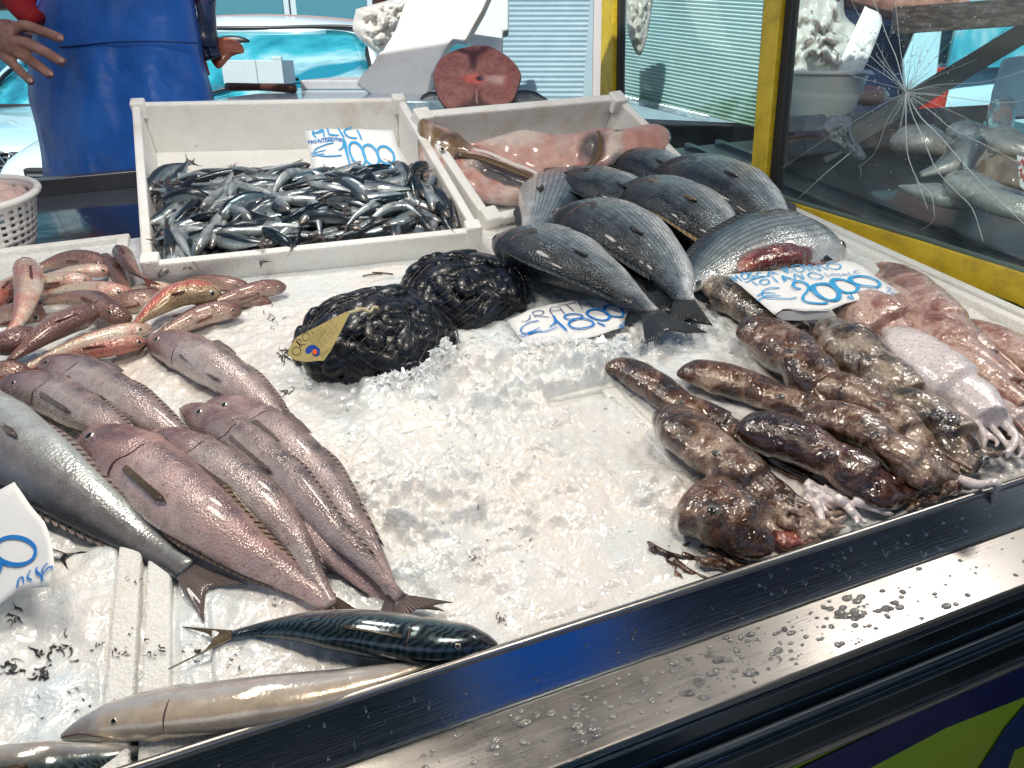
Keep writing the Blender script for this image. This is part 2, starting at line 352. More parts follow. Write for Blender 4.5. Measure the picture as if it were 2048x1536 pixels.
M_panel.set('Base Color', M_panel.mix(M_panel.noise(40), (.6, .78, .02), (.66, .85, .06))); M_panel = M_panel.m
M_navy = simple('navy_print', (.008, .015, .12), .35, coat=.2, var=.3); M_teal = simple('swoosh_print', (.015, .05, .16), .4, var=.3)
bp = bL+.008
cbox('front_panel', A0, A1, bp, bp+.01, hL-.95, hL-.137, M_panel)
def onfront(pts, d): return [pl(x, y, (0, 1, 0), bp-d) for x, y in pts]
mb = MB(); v = onfront([(1400, 1640), (1600, 1536), (2048, 1322), (2200, 1250), (2200, 1345), (2048, 1393), (1890, 1455), (1730, 1540), (1560, 1640)], .002)
mb.add(v, [tuple(range(9))]); o = mb.build('navy_band', M_navy, t, off=(0, B0, 0)); mod(o, 'SOLIDIFY', thickness=.001)
mb = MB(); v = onfront([(2080, 1385), (2048, 1415), (2010, 1460), (1985, 1500), (1955, 1545), (1930, 1600), (2010, 1600), (2015, 1540), (2030, 1500), (2080, 1480)], .003)
mb.add(v, [tuple(range(10))]); o = mb.build('swoosh', M_teal, t, off=(0, B0, 0)); mod(o, 'SOLIDIFY', thickness=.001)
cbox('tray_floor', A0, .86, B0+.001, 1.25, -.13, -.115, M_steel_dark)
cbox('back_rim', A0, .86, 1.251, 1.275, -.13, .02, M_steel)
cbox('side_wall', .861, .868, B0+.001, 1.275, -.2, -.02, M_steel_dark)
M_darktray = simple('wet_dark_tray', (.02, .025, .04), .12, coat=.6, var=.5, bump=.002, bs=12)
cbox('wet_tray', A0, .85, .83, 1.249, -.114, -.02, M_darktray)
cbox('counter_body', A0, .85, bp+.02, 1.26, -.97, -.132, M_steel_dark)
# water drops and scraps on the ledge
mb = MB(); rs = random.Random(3)
for i in range(420):
    a = rs.uniform(-.5, 1.0); b = rs.uniform(bL+.006, bW-.006); r = rs.choice((.0008, .001, .0013, .0018, .0028))*rs.uniform(.7, 1.4)
    if rs.random() < .5: a = rs.gauss(.02, .12)
    mb.add(*ball((a, b, hL), (r*rs.uniform(.8, 2.0), r, r*.45), 8, 5))
for i in range(150):
    a = rs.uniform(-.5, 1.0); h = rs.uniform(hL+.004, .008); r = rs.choice((.0006, .0009, .0013))
    mb.add(*ball((a, B0-.004+(bW-B0+.004)*(.016-h)/(.016-hL)-.0005, h), (r, r*.5, r*rs.choice((1, 1.6, 4))), 8, 5))
for cx_, cy_, n_ in ((-.02, bL+.03, 12), (.03, bL+.05, 9), (.16, bL+.035, 8), (.2, bL+.03, 10), (-.1, bL+.03, 8), (.55, bL+.05, 9), (.62, bL+.04, 8)):
    for k in range(n_):
        r = rs.uniform(.002, .006); mb.add(*ball((cx_+rs.gauss(0, .018), min(bW-.006, max(bL+.008, cy_+rs.gauss(0, .012))), hL), (r*1.1, r*.7, .0009), 10, 5))
tag(mb.build('water_drops', M_water, None, True, frame='C'), 'clear water drops and thin puddles standing on the steel ledge', 'water', kind='stuff')
# ------------------------------------------------------------------ foam trays under the ice
rails = [(-.482, -.461, B0+.004, .4), (-.456, -.433, B0+.004, .4)]
M_foamc = M_foam
def foam_box(name, label, a0, a1, b0, b1, top, depth=.1, w=.022, grp='foam trays under the ice'):
    t = thing(name, label, 'foam box', ((a0+a1)/2, (b0+b1)/2, top-depth), grp)
    o_ = Vector(((a0+a1)/2, (b0+b1)/2, top-depth)); A, B = (a1-a0)/2, (b1-b0)/2
    mb = MB(); mb.box(-A, A, -B, -B+w, 0, depth); mb.box(-A, A, B-w, B, 0, depth); mb.box(-A, -A+w, -B+w, B-w, 0, depth); mb.box(A-w, A, -B+w, B-w, 0, depth)
    mb.build('box_wall', M_foamc, t, bevel=.003)
    mb = MB(); mb.box(-A+w, A-w, -B+w, B-w, .001, .02); mb.build('box_floor', M_foamc, t); return t
foam_box('foam_tray', 'white foam tray of ice at the lower left corner under the mackerel head', -1.07, -.461, B0+.004, .0, .006)
foam_box('foam_tray', 'white foam tray of ice right of the narrow gap, under the hake tails', -.456, .128, B0+.004, -.04, .004)
foam_box('foam_tray', 'white foam tray of ice under the octopuses by the steel rim', .133, .815, B0+.004, .0, -.001)
foam_box('foam_tray', 'white foam tray of ice under the heads of the hakes', -1.07, -.461, .005, .395, -.008)
foam_box('foam_tray', 'white foam tray of ice under the two mussel nets', -.456, .128, -.035, .395, -.009)
foam_box('foam_tray', 'white foam tray of ice under the sea breams', .133, .815, .005, .66, -.006)
foam_box('foam_tray', 'white foam tray of ice under the red mullets', -1.12, -.52, .40, .80, .012)
# ------------------------------------------------------------------ ice
def fbm(a, b, s, o=4):
    return noise.fractal(Vector((a*s, b*s, 1.7)), .6, 2.1, o)
ridge = [tuple(P(x, y)) for x, y in ((770, 790), (830, 765), (880, 778), (960, 740), (1060, 735), (1160, 740), (1260, 700))]
def seg_d(a, b, p, q):
    px, py = q[0]-p[0], q[1]-p[1]; u = max(0, min(1, ((a-p[0])*px+(b-p[1])*py)/(px*px+py*py))); return math.hypot(a-p[0]-u*px, b-p[1]-u*py)
mounds = [(P(1000, 790), .07, .022), (P(900, 770), .03, .018), (P(1150, 760), .05, .018), (P(1000, 1000), .12, .012), (P(780, 1050), .06, .014), (P(1350, 640), .07, .012), (P(700, 900), .07, .008), (P(1320, 1000), .04, .012)]
strips = [(P(238, 1100), P(228, 1420), .032), (P(315, 1120), P(322, 1420), .035)]
strip2 = [(P(1120, 812), P(1232, 783)), (P(1240, 785), P(1318, 850)), (P(1380, 722), P(1560, 640))]
def ice_h(a, b):
    h = .0085*fbm(a, b, 9, 4) + .0022*fbm(a, b, 30, 3)*(.5 if b < -.12 else 1) + .002
    for c, r, k in mounds:
        d = (a-c.x)**2+(b-c.y)**2; h += 1.5*k*math.exp(-d/(r*r))*(1+.8*fbm(a+3, b, 26, 4))
    d = min(seg_d(a, b, ridge[i], ridge[i+1]) for i in range(len(ridge)-1)) + .012*fbm(a, b, 40, 2)
    if d < .04: h += .02*(1-max(d, 0)/.04)**.6
    if -.486 < a < -.430 and b < .05:                               # the bare rims of two trays
        h = min(h, -.006 + .004*fbm(a, b, 30, 2))
    for p, q in strip2[:2]:
        d = seg_d(a, b, p, q)
        if d < .02: h = min(h, -.004 + .01*(d/.02)**2)
    if b > -.02 or a > -.4: h = max(h, .001+.003*fbm(a, b, 60, 2)) if not any(seg_d(a, b, p, q) < .02 for p, q in strip2[:2]) else h
    if b < B0+.02: h = min(h, .006)
    if b > .36: h = h*max(.25, 1-(b-.36)*12) - .001
    return h
NA, NB = 760, 520; a0_, a1_, b0_, b1_ = -1.12, .812, B0+.002, .80
A_ = np.linspace(a0_, a1_, NA); B_ = np.linspace(b0_, b1_, NB); v = []; f = []
for i in range(NA):
    for j in range(NB): a, b = float(A_[i]), float(B_[j]); v.append((a, b, ice_h(a, b)))
for i in range(NA-1):
    for j in range(NB-1): k = i*NB+j; f.append((k, k+NB, k+NB+1, k+1))
tag(obj('crushed_ice', v, f, M_ice, None, frame='C'), 'crushed ice spread over the counter under the fish', 'ice', kind='stuff')
def shards(n, fn, rng, seed, lo=.0012, hi=.004):
    rs = random.Random(seed); mb = MB()
    for i in range(n):
        a, b = rng(rs); h = fn(a, b); s = lo + (hi-lo)*rs.random()**3
        base = [Vector((rs.gauss(0, 1), rs.gauss(0, 1), rs.gauss(0, .7))) for _ in range(4)]
        c = sum(base, Vector())/4; pts = [(p-c).normalized()*s*rs.uniform(.7, 1.3)+Vector((a, b, h+s*.3)) for p in base]
        mb.add(pts, [(0, 1, 2), (0, 3, 1), (1, 3, 2), (2, 3, 0)])
    return mb
def rng_all(rs):
    while True:
        if rs.random() < .5:
            c, r, k = rs.choice(mounds); a, b = rs.gauss(c.x, r), rs.gauss(c.y, r)
        elif rs.random() < .3:
            i = rs.randrange(len(ridge)-1); u = rs.random(); a = ridge[i][0]*(1-u)+ridge[i+1][0]*u+rs.gauss(0, .01); b = ridge[i][1]*(1-u)+ridge[i+1][1]*u+rs.gauss(0, .01)
        else: a, b = rs.uniform(-.9, .8), rs.uniform(B0+.01, .6)
        if -1 < a < .8 and B0+.01 < b < .6 and not (-.49 < a < -.43 and b < .0): return a, b
def rng_ridge(rs):
    i = rs.randrange(len(ridge)-1); u = rs.random(); return ridge[i][0]*(1-u)+ridge[i+1][0]*u+rs.gauss(0, .013), ridge[i][1]*(1-u)+ridge[i+1][1]*u+rs.gauss(0, .012)
def rng_bags(rs):
    c = rs.choice((P(740, 760), P(1000, 700), P(880, 740), P(1320, 690), P(780, 980))); return rs.gauss(c.x, .05), rs.gauss(c.y, .03)
tag(shards(900, ice_h, rng_ridge, 15, .003, .009).build('ice_lumps', M_shard, None, frame='C'), 'coarse translucent lumps along the ice ridge in front of the mussels', 'ice', kind='stuff')
tag(shards(700, ice_h, rng_bags, 16, .002, .006).build('ice_lumps', M_shard, None, frame='C'), 'small ice lumps around the mussel nets', 'ice', kind='stuff')
tag(shards(1800, ice_h, rng_all, 5, .0007, .0026).build('ice_chips', M_shard.m if hasattr(M_shard, 'm') else M_shard, None, frame='C'), 'loose glittering chips on top of the crushed ice', 'ice', kind='stuff')
# scraps of seaweed on the ice, bottom left
mb = MB(); rs = random.Random(9)
def scrap(x, y, n, spread, ln, th):
    for _ in range(n):
        px, py = rs.gauss(x, spread), rs.gauss(y, spread*.7); ang = rs.uniform(0, 2*pi); pts = []
        for k in range(rs.randint(2, 5)):
            q = P(px, py, 0); pts.append((q.x, q.y, ice_h(q.x, q.y)+.0012 if abs(q.x+.458) > .03 else .0072)); ang += rs.gauss(0, .9); px += ln*cos(ang); py += ln*sin(ang)*.7
        r = th*rs.uniform(.4, 1.2); mb.add(*tube(pts, lambda t: r*(1.15-t), 5, len(pts)*3))
for q in ((30, 1235, 8, 10, 9, .0011), (20, 1330, 10, 14, 9, .0013), (90, 1300, 14, 16, 9, .0012), (80, 1345, 10, 12, 9, .0013), (120, 1290, 6, 12, 9, .001), (85, 1365, 6, 8, 7, .0018), (200, 1300, 10, 30, 5, .0007), (250, 1320, 12, 14, 5, .0008), (320, 1310, 10, 14, 5, .0008), (270, 1170, 6, 12, 4, .0006),
          (390, 1305, 8, 14, 5, .0008), (470, 1310, 8, 25, 4, .0006), (150, 1400, 12, 50, 4, .0006), (572, 715, 16, 7, 7, .0011), (575, 795, 10, 6, 5, .0008), (555, 640, 14, 16, 4, .0007), (1390, 650, 16, 26, 4, .0005), (1000, 900, 10, 60, 3, .0005), (1050, 1100, 8, 90, 3, .0005), (760, 880, 8, 40, 3, .0005), (560, 1205, 6, 14, 3, .0006),
          (950, 1135, 14, 8, 2, .0005), (1055, 1100, 14, 10, 2, .0005), (1005, 1245, 24, 8, 2, .0006), (1240, 815, 16, 30, 3, .0006), (920, 845, 14, 40, 3, .0005)): scrap(*q)
tag(mb.build('seaweed_scraps', simple('seaweed', (.02, .018, .016), .3, coat=.4), None, True, frame='C'), 'dark wet scraps of seaweed and grit scattered over the ice', 'seaweed', kind='stuff')
mb = MB(); 
for p, q in (((725, 553), (765, 549)), ((745, 546), (786, 551))):
    a, b = P(*p), P(*q); a.z = ice_h(a.x, a.y)+.002; b.z = ice_h(b.x, b.y)+.002; o = obj('twig', *tube([a, (a+b)/2+Vector((0, 0, .001)), b], .0013)[:2], simple('twig', (.05, .035, .025), .6), None, frame='C')
    tag(o, 'short dark twig lying on the foam ledge behind the mussels, ' + ('left end lower' if p[0] == 725 else 'the upper one of two'), 'twig', 'twigs on the foam ledge')
# ------------------------------------------------------------------ fish
PR = {
 'hake': (prof([(0, .12), (.03, .42), (.08, .66), (.16, .88), (.27, 1), (.42, 1.0), (.6, .8), (.8, .48), (.93, .27), (1, .22)]), prof([(0, .1), (.03, .4), (.08, .72), (.2, 1), (.45, 1), (.7, .62), (.9, .3), (1, .14)])),
 'bream': (prof([(0, .34), (.03, .58), (.1, .84), (.2, .98), (.32, 1), (.46, .95), (.62, .76), (.78, .48), (.92, .24), (1, .2)]), prof([(0, .15), (.04, .45), (.12, .8), (.25, 1), (.45, 1), (.7, .65), (.9, .3), (1, .14)])),
 'slim': (prof([(0, .1), (.03, .38), (.1, .72), (.22, .97), (.4, 1), (.6, .9), (.8, .55), (.93, .28), (1, .2)]), prof([(0, .1), (.03, .4), (.1, .8), (.25, 1), (.5, 1), (.75, .6), (.92, .28), (1, .14)])),
 'mull': (prof([(0, .3), (.03, .6), (.08, .82), (.18, .97), (.3, 1), (.5, .95), (.7, .7), (.88, .4), (1, .26)]), prof([(0, .28), (.04, .6), (.12, .88), (.25, 1), (.5, .95), (.75, .6), (1, .18)])),
}
def gill(t, th):
    g = 1.0
    if .0 < t < .4:
        e = .285+.02*cos(th); g += .05*math.exp(-((t-e+.02)/.018)**2) - .045*math.exp(-((t-e-.012)/.009)**2)
    return g
def lumpy(seed, amt=.03, base=gill):
    def fx(t, th): return base(t, th)*(1+amt*noise.noise(Vector((t*7+seed*3.1, cos(th)*1.2, sin(th)*1.2+seed))))
    return fx
def fin_mesh(base, tips, nn=5, th=.0008):
    """fin between a base polyline and a tip polyline (same count)"""
    b = crv(base, 14); t = crv(tips, 14); v = []; f = []; uv = []
    for i in range(14):
        for j in range(nn):
            s = j/(nn-1); p = Vector(b[i])*(1-s)+Vector(t[i])*s; v.append(p+Vector((0, 0, .0004*sin(i*1.1)*s))); uv.append((i/13, s))
    for i in range(13):
        for j in range(nn-1): k = i*nn+j; f.append((k, k+nn, k+nn+1, k+1))
    return v, f, uv
def eye_mesh(C, N, r, dome=.55):
    q = N.to_track_quat('Z', 'Y').to_matrix(); v, f = ball((0, 0, 0), (r, r, r*dome), 16, 10); v = [q @ Vector(p) + C for p in v]
    return v, f, [1 if i//16 < 2 else 0 for i in range(len(f))]
def fish(name, label, cat, pts, hw, kind='hake', kap=.8, mat=None, fin=None, group=None, side=1, roll=0, lift=0.0, eye=.15, tail=None, dorsal=True, pect=True, seed=1, er=.12,
         tail_len=1.2, tail_sp=1.2, K=26, N=56, amt=.03, surf=ice_h, eyemat=None, belly=False, eth=88, notch=.55, zoff=None):
    ph, pw = PR[kind]; px = np.array([p[:2] for p in pts], float); li = [p[2] if len(p) > 2 else 0 for p in pts]
    L = np.r_[0, np.cumsum(np.linalg.norm(np.diff(px, axis=0), axis=1))]; L /= L[-1]
    m = len(px)//2; d = px[min(m+1, len(px)-1)]-px[m-1]; n = np.array([-d[1], d[0]])/np.linalg.norm(d)
    p0 = P(*px[m], .02); p1 = P(*(px[m]+n*hw), .02); dep = ((MC @ p0)-CAM).dot(fw); hm = hw*dep/F; fs = hm/(p1-p0).length
    ca, sa = abs(cos(roll)), abs(sin(roll)); eA, eT = sqrt(ca*ca+(kap*sa)**2), sqrt((kap*ca)**2+sa*sa)
    A = hm/sqrt((fs*eA)**2+(eT**2)*(1-fs*fs)); T = A*eT
    c3 = []
    for (x, y), l, t in zip(px, li, L):
        h = T*max(pw(t), .3)*.92 + lift + l; q = P(x, y, h); s = surf(q.x, q.y) if surf else 0; c3.append(P(x, y, h+s))
    org = sum(c3, Vector())/len(c3); org.z = (surf(org.x, org.y) if surf else 0)+lift
    root = thing(name, label, cat, org, group); Z = Vector((0, 0, 1))
    c3 = [c-org for c in c3]
    rl = roll if side > 0 else -roll
    v, f, uv, fr = sweep(c3, lambda t: A*ph(t), lambda t: A*kap*pw(t), K, N, rl, Z, lumpy(seed, amt))
    if side < 0: uv = [(a, 1-b) for a, b in uv]
    obj('body', v, f, mat, root, uv=uv)
    camd = (MCI @ CAM - org).normalized()
    def face(t, lo=15, hi=165, pull=.85):
        i = min(range(len(fr)), key=lambda k: abs(fr[k][4]-t)); C, T_, S, W, tt = fr[i]; s_ = 1 if side > 0 else -1
        best = max(range(lo, hi+1, 5), key=lambda d_: (S*(s_*cos(radians(d_))/ph(tt))+W*(sin(radians(d_))/(kap*pw(tt)))).normalized().dot(camd)); return 90+(best-90)*pull
    def at(t, thd, out=1.0):
        i = min(range(len(fr)), key=lambda k: abs(fr[k][4]-t)); C, T_, S, W, tt = fr[i]; th = radians(thd); s = 1 if side > 0 else -1
        a, b = A*ph(tt), A*kap*pw(tt); p = C+S*(s*a*cos(th)*out)+W*(b*sin(th)*out); nn = (S*(s*cos(th)/a)+W*(sin(th)/b)).normalized(); return p, nn, C, T_, S*s, W
    if eye:
        for tht in (face(eye)-6,):
            p, nn, *_ = at(eye, tht, .95); r = A*er; ev, ef, mi = eye_mesh(p, nn, r)
            o = obj('eye', ev, ef, eyemat or [M_eye_w, M_eye_b], root); o.data.polygons.foreach_set('material_index', mi)
    if fin is None: fin = M_fin_grey
    if eye:
        if kind != 'bream' or True:
            mb = MB(); mb.add(*tube([at(t_, face(.08)+th_, 1.0)[0] for t_, th_ in ((.004, 5), (.03, 10), (.06, 18), (.09, 27), (.115, 32))], lambda t: A*.03*(1.1-.6*t), 5)); mb.build('mouth', M_crease, root, True)
        mb = MB(); mb.add(*tube([at(.295+.02*cos(radians(th_)), th_, .975)[0] for th_ in [max(8, min(172, face(.3)+q_)) for q_ in (-50, -30, -10, 12, 34, 52)]], lambda t: A*.024*(.3+sin(pi*t)), 5)); mb.build('gill_slit', M_crease, root, True)
    if tail is None or tail:
        C, T_, S, W, tt = fr[-1]; a = A*ph(1.0); L_ = A*tail_len; sp = A*tail_sp
        Sg = (S*cos(rl)+Z*0).normalized(); Sg = (S - Z*S.z*.75).normalized(); dz = Z*(-min(C.z*.8, L_*.4)) if C.z > 0 else Z*0
        base = [C+Sg*a*.9, C, C-Sg*a*.9]; tips = [C+T_*L_+Sg*sp+dz, C+T_*L_*(notch+.15)+Sg*sp*.45+dz, C+T_*L_*notch+dz*.8, C+T_*L_*(notch+.15)-Sg*sp*.45+dz, C+T_*L_-Sg*sp+dz]
        base = [C+Sg*a*.9, C+Sg*a*.45, C, C-Sg*a*.45, C-Sg*a*.9]
        fv, ff, fu = fin_mesh(base, tips, 7); o = obj('tail_fin', fv, ff, fin, root, uv=fu); mod(o, 'SOLIDIFY', thickness=.0012)
    if dorsal:
        for (t0, t1, hgt, thd) in ((.3, .45, .3, 4), (.5, .88, .16, 4), (.52, .86, .14, 176)) if kind in ('hake', 'slim') else ((.3, .82, .2, 5), (.6, .84, .16, 175)):
            bs = []; tp = []
            for k in range(6):
                s = k/5; p, nn, C, T_, S, W = at(t0+(t1-t0)*s, thd, .96); bs.append(p); tp.append(p+nn*A*hgt*(1-.7*s)*(.35 if k == 0 else 1)+T_*A*.22)
            fv, ff, fu = fin_mesh(bs, tp, 4); o = obj('dorsal_fin' if thd < 90 else 'anal_fin', fv, ff, fin, root, uv=fu); mod(o, 'SOLIDIFY', thickness=.001)
    if pect:
        fp_ = min(150, face(.35)+(10 if kind != 'bream' else 38)); p, nn, C, T_, S, W = at(.325, fp_, 1.0); w = A*(.085 if kind != 'bream' else .13); bs = [p+S*w, p, p-S*w]; tp = []
        for k, s in enumerate((1, 0, -1)):
            q, n2, *_ = at(.325+(.2 if kind != 'bream' else .27), fp_+6, 1.02); tp.append(q+S*(w*1.1*s)-T_*A*(.25 if k != 1 else -.12))
        fv, ff, fu = fin_mesh(bs, tp, 6); fv = [Vector(q)+nn*.0012 for q in fv]; o = obj('pectoral_fin', fv, ff, fin, root, uv=fu); mod(o, 'SOLIDIFY', thickness=.0009)
    return root
G = 'hakes laid in a fan on the ice'
hk = dict(mat=M_hake, group=G, fin=M_fin_grey, amt=.05)
fish('hake', 'big silver grey fish at the left edge whose head is cut off by the photo', 'fish', [(-170, 780), (-20, 870), (70, 930), (180, 1010), (290, 1085), (370, 1140)], 82, 'hake', .62, M_silverfish, M_fin_grey, G, side=-1, roll=-.5, seed=2, eye=0, tail_len=1.3, tail_sp=.5)
fish('hake', 'hake with its dark head against the left edge above the big silver fish', 'fish', [(-8, 775), (60, 775), (130, 800), (210, 850), (280, 905), (340, 960)], 41, seed=3, side=1, roll=.55, er=.16, lift=.004, **hk)
fish('hake', 'hake with its red snout just below the mullet pile, second from the left', 'fish', [(82, 728), (140, 748), (210, 780), (290, 828), (360, 880), (430, 940)], 45, seed=4, side=1, roll=.5, er=.2, lift=.002, **hk)
fish('hake', 'hake lying highest in the fan, its snout touching the red mullets', 'fish', [(298, 680), (350, 695), (420, 728), (490, 775), (550, 830), (600, 900)], 42, seed=5, side=1, roll=.35, er=.2, **hk)
fish('hake', 'hake with a dark red snout lying between two others, dark eye on its left cheek', 'fish', [(412, 808), (480, 832), (560, 885), (640, 955), (705, 1040), (750, 1110), (785, 1185)], 50, seed=6, side=1, roll=.4, er=.2, lift=.004, **hk)
fish('hake', 'pink flanked hake half hidden under the meeting tails of the fan', 'fish', [(560, 1000), (640, 1070), (700, 1130), (750, 1180), (800, 1215)], 48, seed=7, side=1, mat=M_hake_pink, group=G, fin=M_fin_dark, eye=0, pect=False, lift=-.012)
fish('hake', 'hake with a bright dark red snout and a pink sore on its cheek', 'fish', [(362, 818), (430, 850), (510, 905), (590, 972), (670, 1060), (735, 1125), (800, 1195)], 44, seed=8, side=1, roll=.8, lift=.01, er=.2, **hk)
fish('hake', 'hake with a ringed black eye lying right beside the biggest front one', 'fish', [(287, 882), (345, 895), (430, 940), (520, 1000), (590, 1075), (630, 1150), (662, 1210)], 52, seed=9, side=1, roll=.45, er=.24, lift=.006, tail=False, **hk)
fish('hake', 'biggest front hake with a wine red snout and a brown pectoral fin', 'fish', [(168, 880), (235, 910), (320, 965), (410, 1035), (500, 1105), (580, 1155), (660, 1205)], 74, seed=10, side=1, roll=.4, er=.19, mat=M_hake_pink, group=G, fin=M_fin_brown, tail_len=.5, tail_sp=.3, amt=.05)
fish('silver_fish', 'silver fish under the left price sign, only its black forked tail showing', 'fish', [(-180, 950), (-90, 1000), (0, 1055), (70, 1095), (125, 1112)], 36, 'slim', .5, M_silverfish, M_fin_dark, seed=11, eye=0, tail_len=1.1, tail_sp=.75, notch=.2, dorsal=False, pect=False)
G = 'mackerels on the ice at the steel rim'
fish('mackerel', 'dark striped mackerel below the hakes, forked tail pointing left', 'fish', [(995, 1290), (930, 1285), (850, 1280), (740, 1266), (620, 1254), (530, 1258), (465, 1268)], 50, 'slim', .72, M_mack, M_fin_gold, G, side=1, roll=.25, seed=12, er=.12, tail_len=2.1, tail_sp=1.0, notch=.35, dorsal=False, amt=.01)
fish('mackerel', 'pale bellied mackerel above the steel rim, snout pointing left', 'fish', [(122, 1474), (190, 1452), (280, 1432), (400, 1418), (520, 1402), (650, 1380), (770, 1352), (900, 1312)], 56, 'slim', .7, M_mack_belly, M_fin_gold, G, side=1, roll=-.25, seed=13, er=.13, eth=50, tail=False, dorsal=False, amt=.01, pect=False)
fish('mackerel', 'dark backed mackerel cut off at the lower left corner of the photo', 'fish', [(-190, 1590), (-60, 1562), (80, 1540), (200, 1520), (300, 1500)], 52, 'slim', .72, M_mack, M_fin_gold, G, side=-1, roll=-.5, seed=14, eye=0, tail=False, dorsal=False, amt=.01)
# breams
G = 'gilthead breams in a heap on the ice'
br = dict(kind='bream', kap=.5, mat=M_bream, fin=M_fin_dark, group=G, cat='fish', name='sea_bream', tail_len=.85, tail_sp=.62, notch=.7, er=.13, eth=78, amt=.015, side=-1, roll=.12)
fish(label='sea bream at the very back of the heap beside the skate box', pts=[(1246, 325), (1290, 335), (1340, 360), (1395, 400), (1430, 430)], hw=48, seed=21, lift=.0, **br)
fish(label='sea bream with a pale bluish belly at the back right, below the yellow post', pts=[(1382, 355), (1430, 370), (1490, 400), (1550, 450), (1600, 500)], hw=64, seed=22, lift=.008, **br)
fish(label='sea bream in the back row, left of the rearmost one', pts=[(1163, 372), (1200, 380), (1250, 400), (1300, 440), (1340, 480)], hw=52, seed=23, lift=.008, **br)
fish(label='sea bream lying crosswise at the left end of the heap with pale striped flank', pts=[(1120, 345), (1110, 385), (1095, 425), (1075, 470), (1050, 515)], hw=62, seed=24, lift=.0, **{**br, 'mat': M_bream_pale, 'side': 1, 'eye': 0, 'kap': .5, 'roll': .1})
fish(label='sea bream in the middle of the heap with a tan pectoral fin', pts=[(1295, 395), (1340, 408), (1400, 440), (1450, 490), (1480, 540)], hw=62, seed=25, lift=.016, **{**br, 'fin': M_fin_gold})
fish(label='sea bream second from the front, its tail end above the foremost tail', pts=[(1160, 440), (1210, 450), (1270, 485), (1330, 540), (1368, 600)], hw=63, seed=26, lift=.02, **{**br, 'tail_len': .5, 'tail_sp': .35})
fish(label='sea bream in front of the heap, tail fin spread beside the price sign', pts=[(1042, 482), (1090, 500), (1150, 528), (1215, 565), (1265, 600), (1300, 622)], hw=66, seed=27, lift=.022, **br)
fish(label='pale sea bream lying the other way, its head pointing right', pts=[(1642, 476), (1590, 484), (1530, 494), (1465, 515), (1405, 550), (1368, 575)], hw=58, seed=28, lift=.018, **{**br, 'mat': M_bream_pale, 'side': -1, 'tail_len': 1.15, 'tail_sp': .8, 'roll': .3})
# mullets
G = 'red mullets piled on the left'
def mu(label, pts, hw, mat=M_mull, side=-1, roll=.2, lift=0, eye=.12, seed=1, **k):
    fish('red_mullet', label, 'fish', pts, hw*.9, 'mull', .75, mat, M_fin_red, G, side=side, roll=roll, lift=lift, eye=eye, er=.2, seed=seed, tail_len=1.6, tail_sp=.7, notch=.5, K=18, N=36, dorsal=False, surf=None, **k)
mu('pale mullet half hidden at the left edge under the upright one', [(-60, 640), (-20, 605), (20, 570), (60, 545)], 24, M_mull_pale, seed=31)
mu('brown backed mullet lying rearmost at the foam edge', [(220, 540), (180, 522), (140, 518), (100, 528), (60, 545)], 20, M_mull, seed=32, lift=.006, roll=.5)
mu('pale mullet with its head pointing right, rear one of three', [(226, 543), (190, 541), (150, 545), (110, 552), (60, 560)], 16, M_mull_pale, seed=33, lift=.014, roll=.1)
mu('pale mullet with a yellowish belly, middle one of three', [(184, 562), (150, 560), (110, 562), (75, 568), (30, 580)], 18, M_mull_pale, seed=34, lift=.02)
mu('pale mullet with its head pointing right, front one of three', [(268, 588), (225, 583), (170, 580), (115, 583), (70, 592)], 20, M_mull_pale, seed=35, lift=.012)
mu('dark mullet lying under the one that hangs over the foam edge', [(212, 512), (232, 540), (250, 575), (262, 610)], 21, M_mull, seed=36, lift=.004, roll=.6)
mu('mullet hanging over the foam edge with a bright red tail', [(242, 498), (252, 520), (270, 543), (292, 558)], 19, M_mull, seed=37, lift=.028, roll=.5)
mu('pale slender mullet between the red tailed one and the scaly one', [(345, 577), (310, 574), (280, 577), (250, 582)], 13, M_mull_pale, seed=38, lift=.004)
mu('brown mullet with an orange fin raised against the anchovy box', [(497, 573), (450, 566), (405, 562), (360, 567), (330, 574)], 15, M_mull, seed=39, lift=.002, roll=.5)
mu('longest brown mullet reaching right over the white foam', [(570, 572), (530, 577), (490, 588), (440, 604), (380, 625)], 19, M_mull, seed=40, lift=.012, roll=.6)
mu('thin brown mullet squeezed between two others at the right of the pile', [(543, 606), (510, 602), (460, 602), (410, 612), (360, 635)], 15, M_mull, seed=41, lift=.003, roll=.6)
mu('reddish brown mullet right above the snout of the highest hake', [(482, 622), (450, 620), (400, 632), (350, 655), (300, 680)], 22, M_mull, seed=42, lift=.012, roll=.5)
mu('scaly golden mullet with a bright red stripe in the middle of the pile', [(440, 588), (400, 583), (350, 592), (305, 620), (270, 648)], 27, M_mull_red, seed=43, lift=.022, side=1, roll=0)
mu('dark curved mullet in the middle of the pile, behind the one with the gaping gill', [(262, 642), (225, 628), (190, 605), (145, 596), (85, 605)], 24, M_mull, seed=44, lift=.014, roll=.6)
mu('dim mullet lying deep in the pile under the scaly one', [(330, 600), (280, 602), (230, 612), (180, 640)], 26, M_mull, seed=45, lift=-.004, roll=.5)
mu('brown mullet with an open dark gill and a pale ringed eye', [(176, 625), (150, 638), (110, 655), (70, 682), (20, 720)], 29, M_mull, seed=46, lift=.026, side=1, roll=.2)
mu('brown headed mullet at the left edge below the upright pale one', [(58, 672), (30, 682), (-10, 692), (-60, 710)], 30, M_mull, seed=47, lift=.022, side=1, roll=.2)
mu('upright pale mullet with a pink flank standing across the others', [(52, 522), (58, 560), (52, 600), (38, 640), (12, 672)], 26, M_mull_pale, seed=48, lift=.038, roll=.3)
mu('upper cream mullet of the pair with bellies turned up', [(302, 655), (250, 664), (190, 680), (120, 705), (50, 735)], 19, M_mull_pale, seed=49, lift=.012, roll=.6)
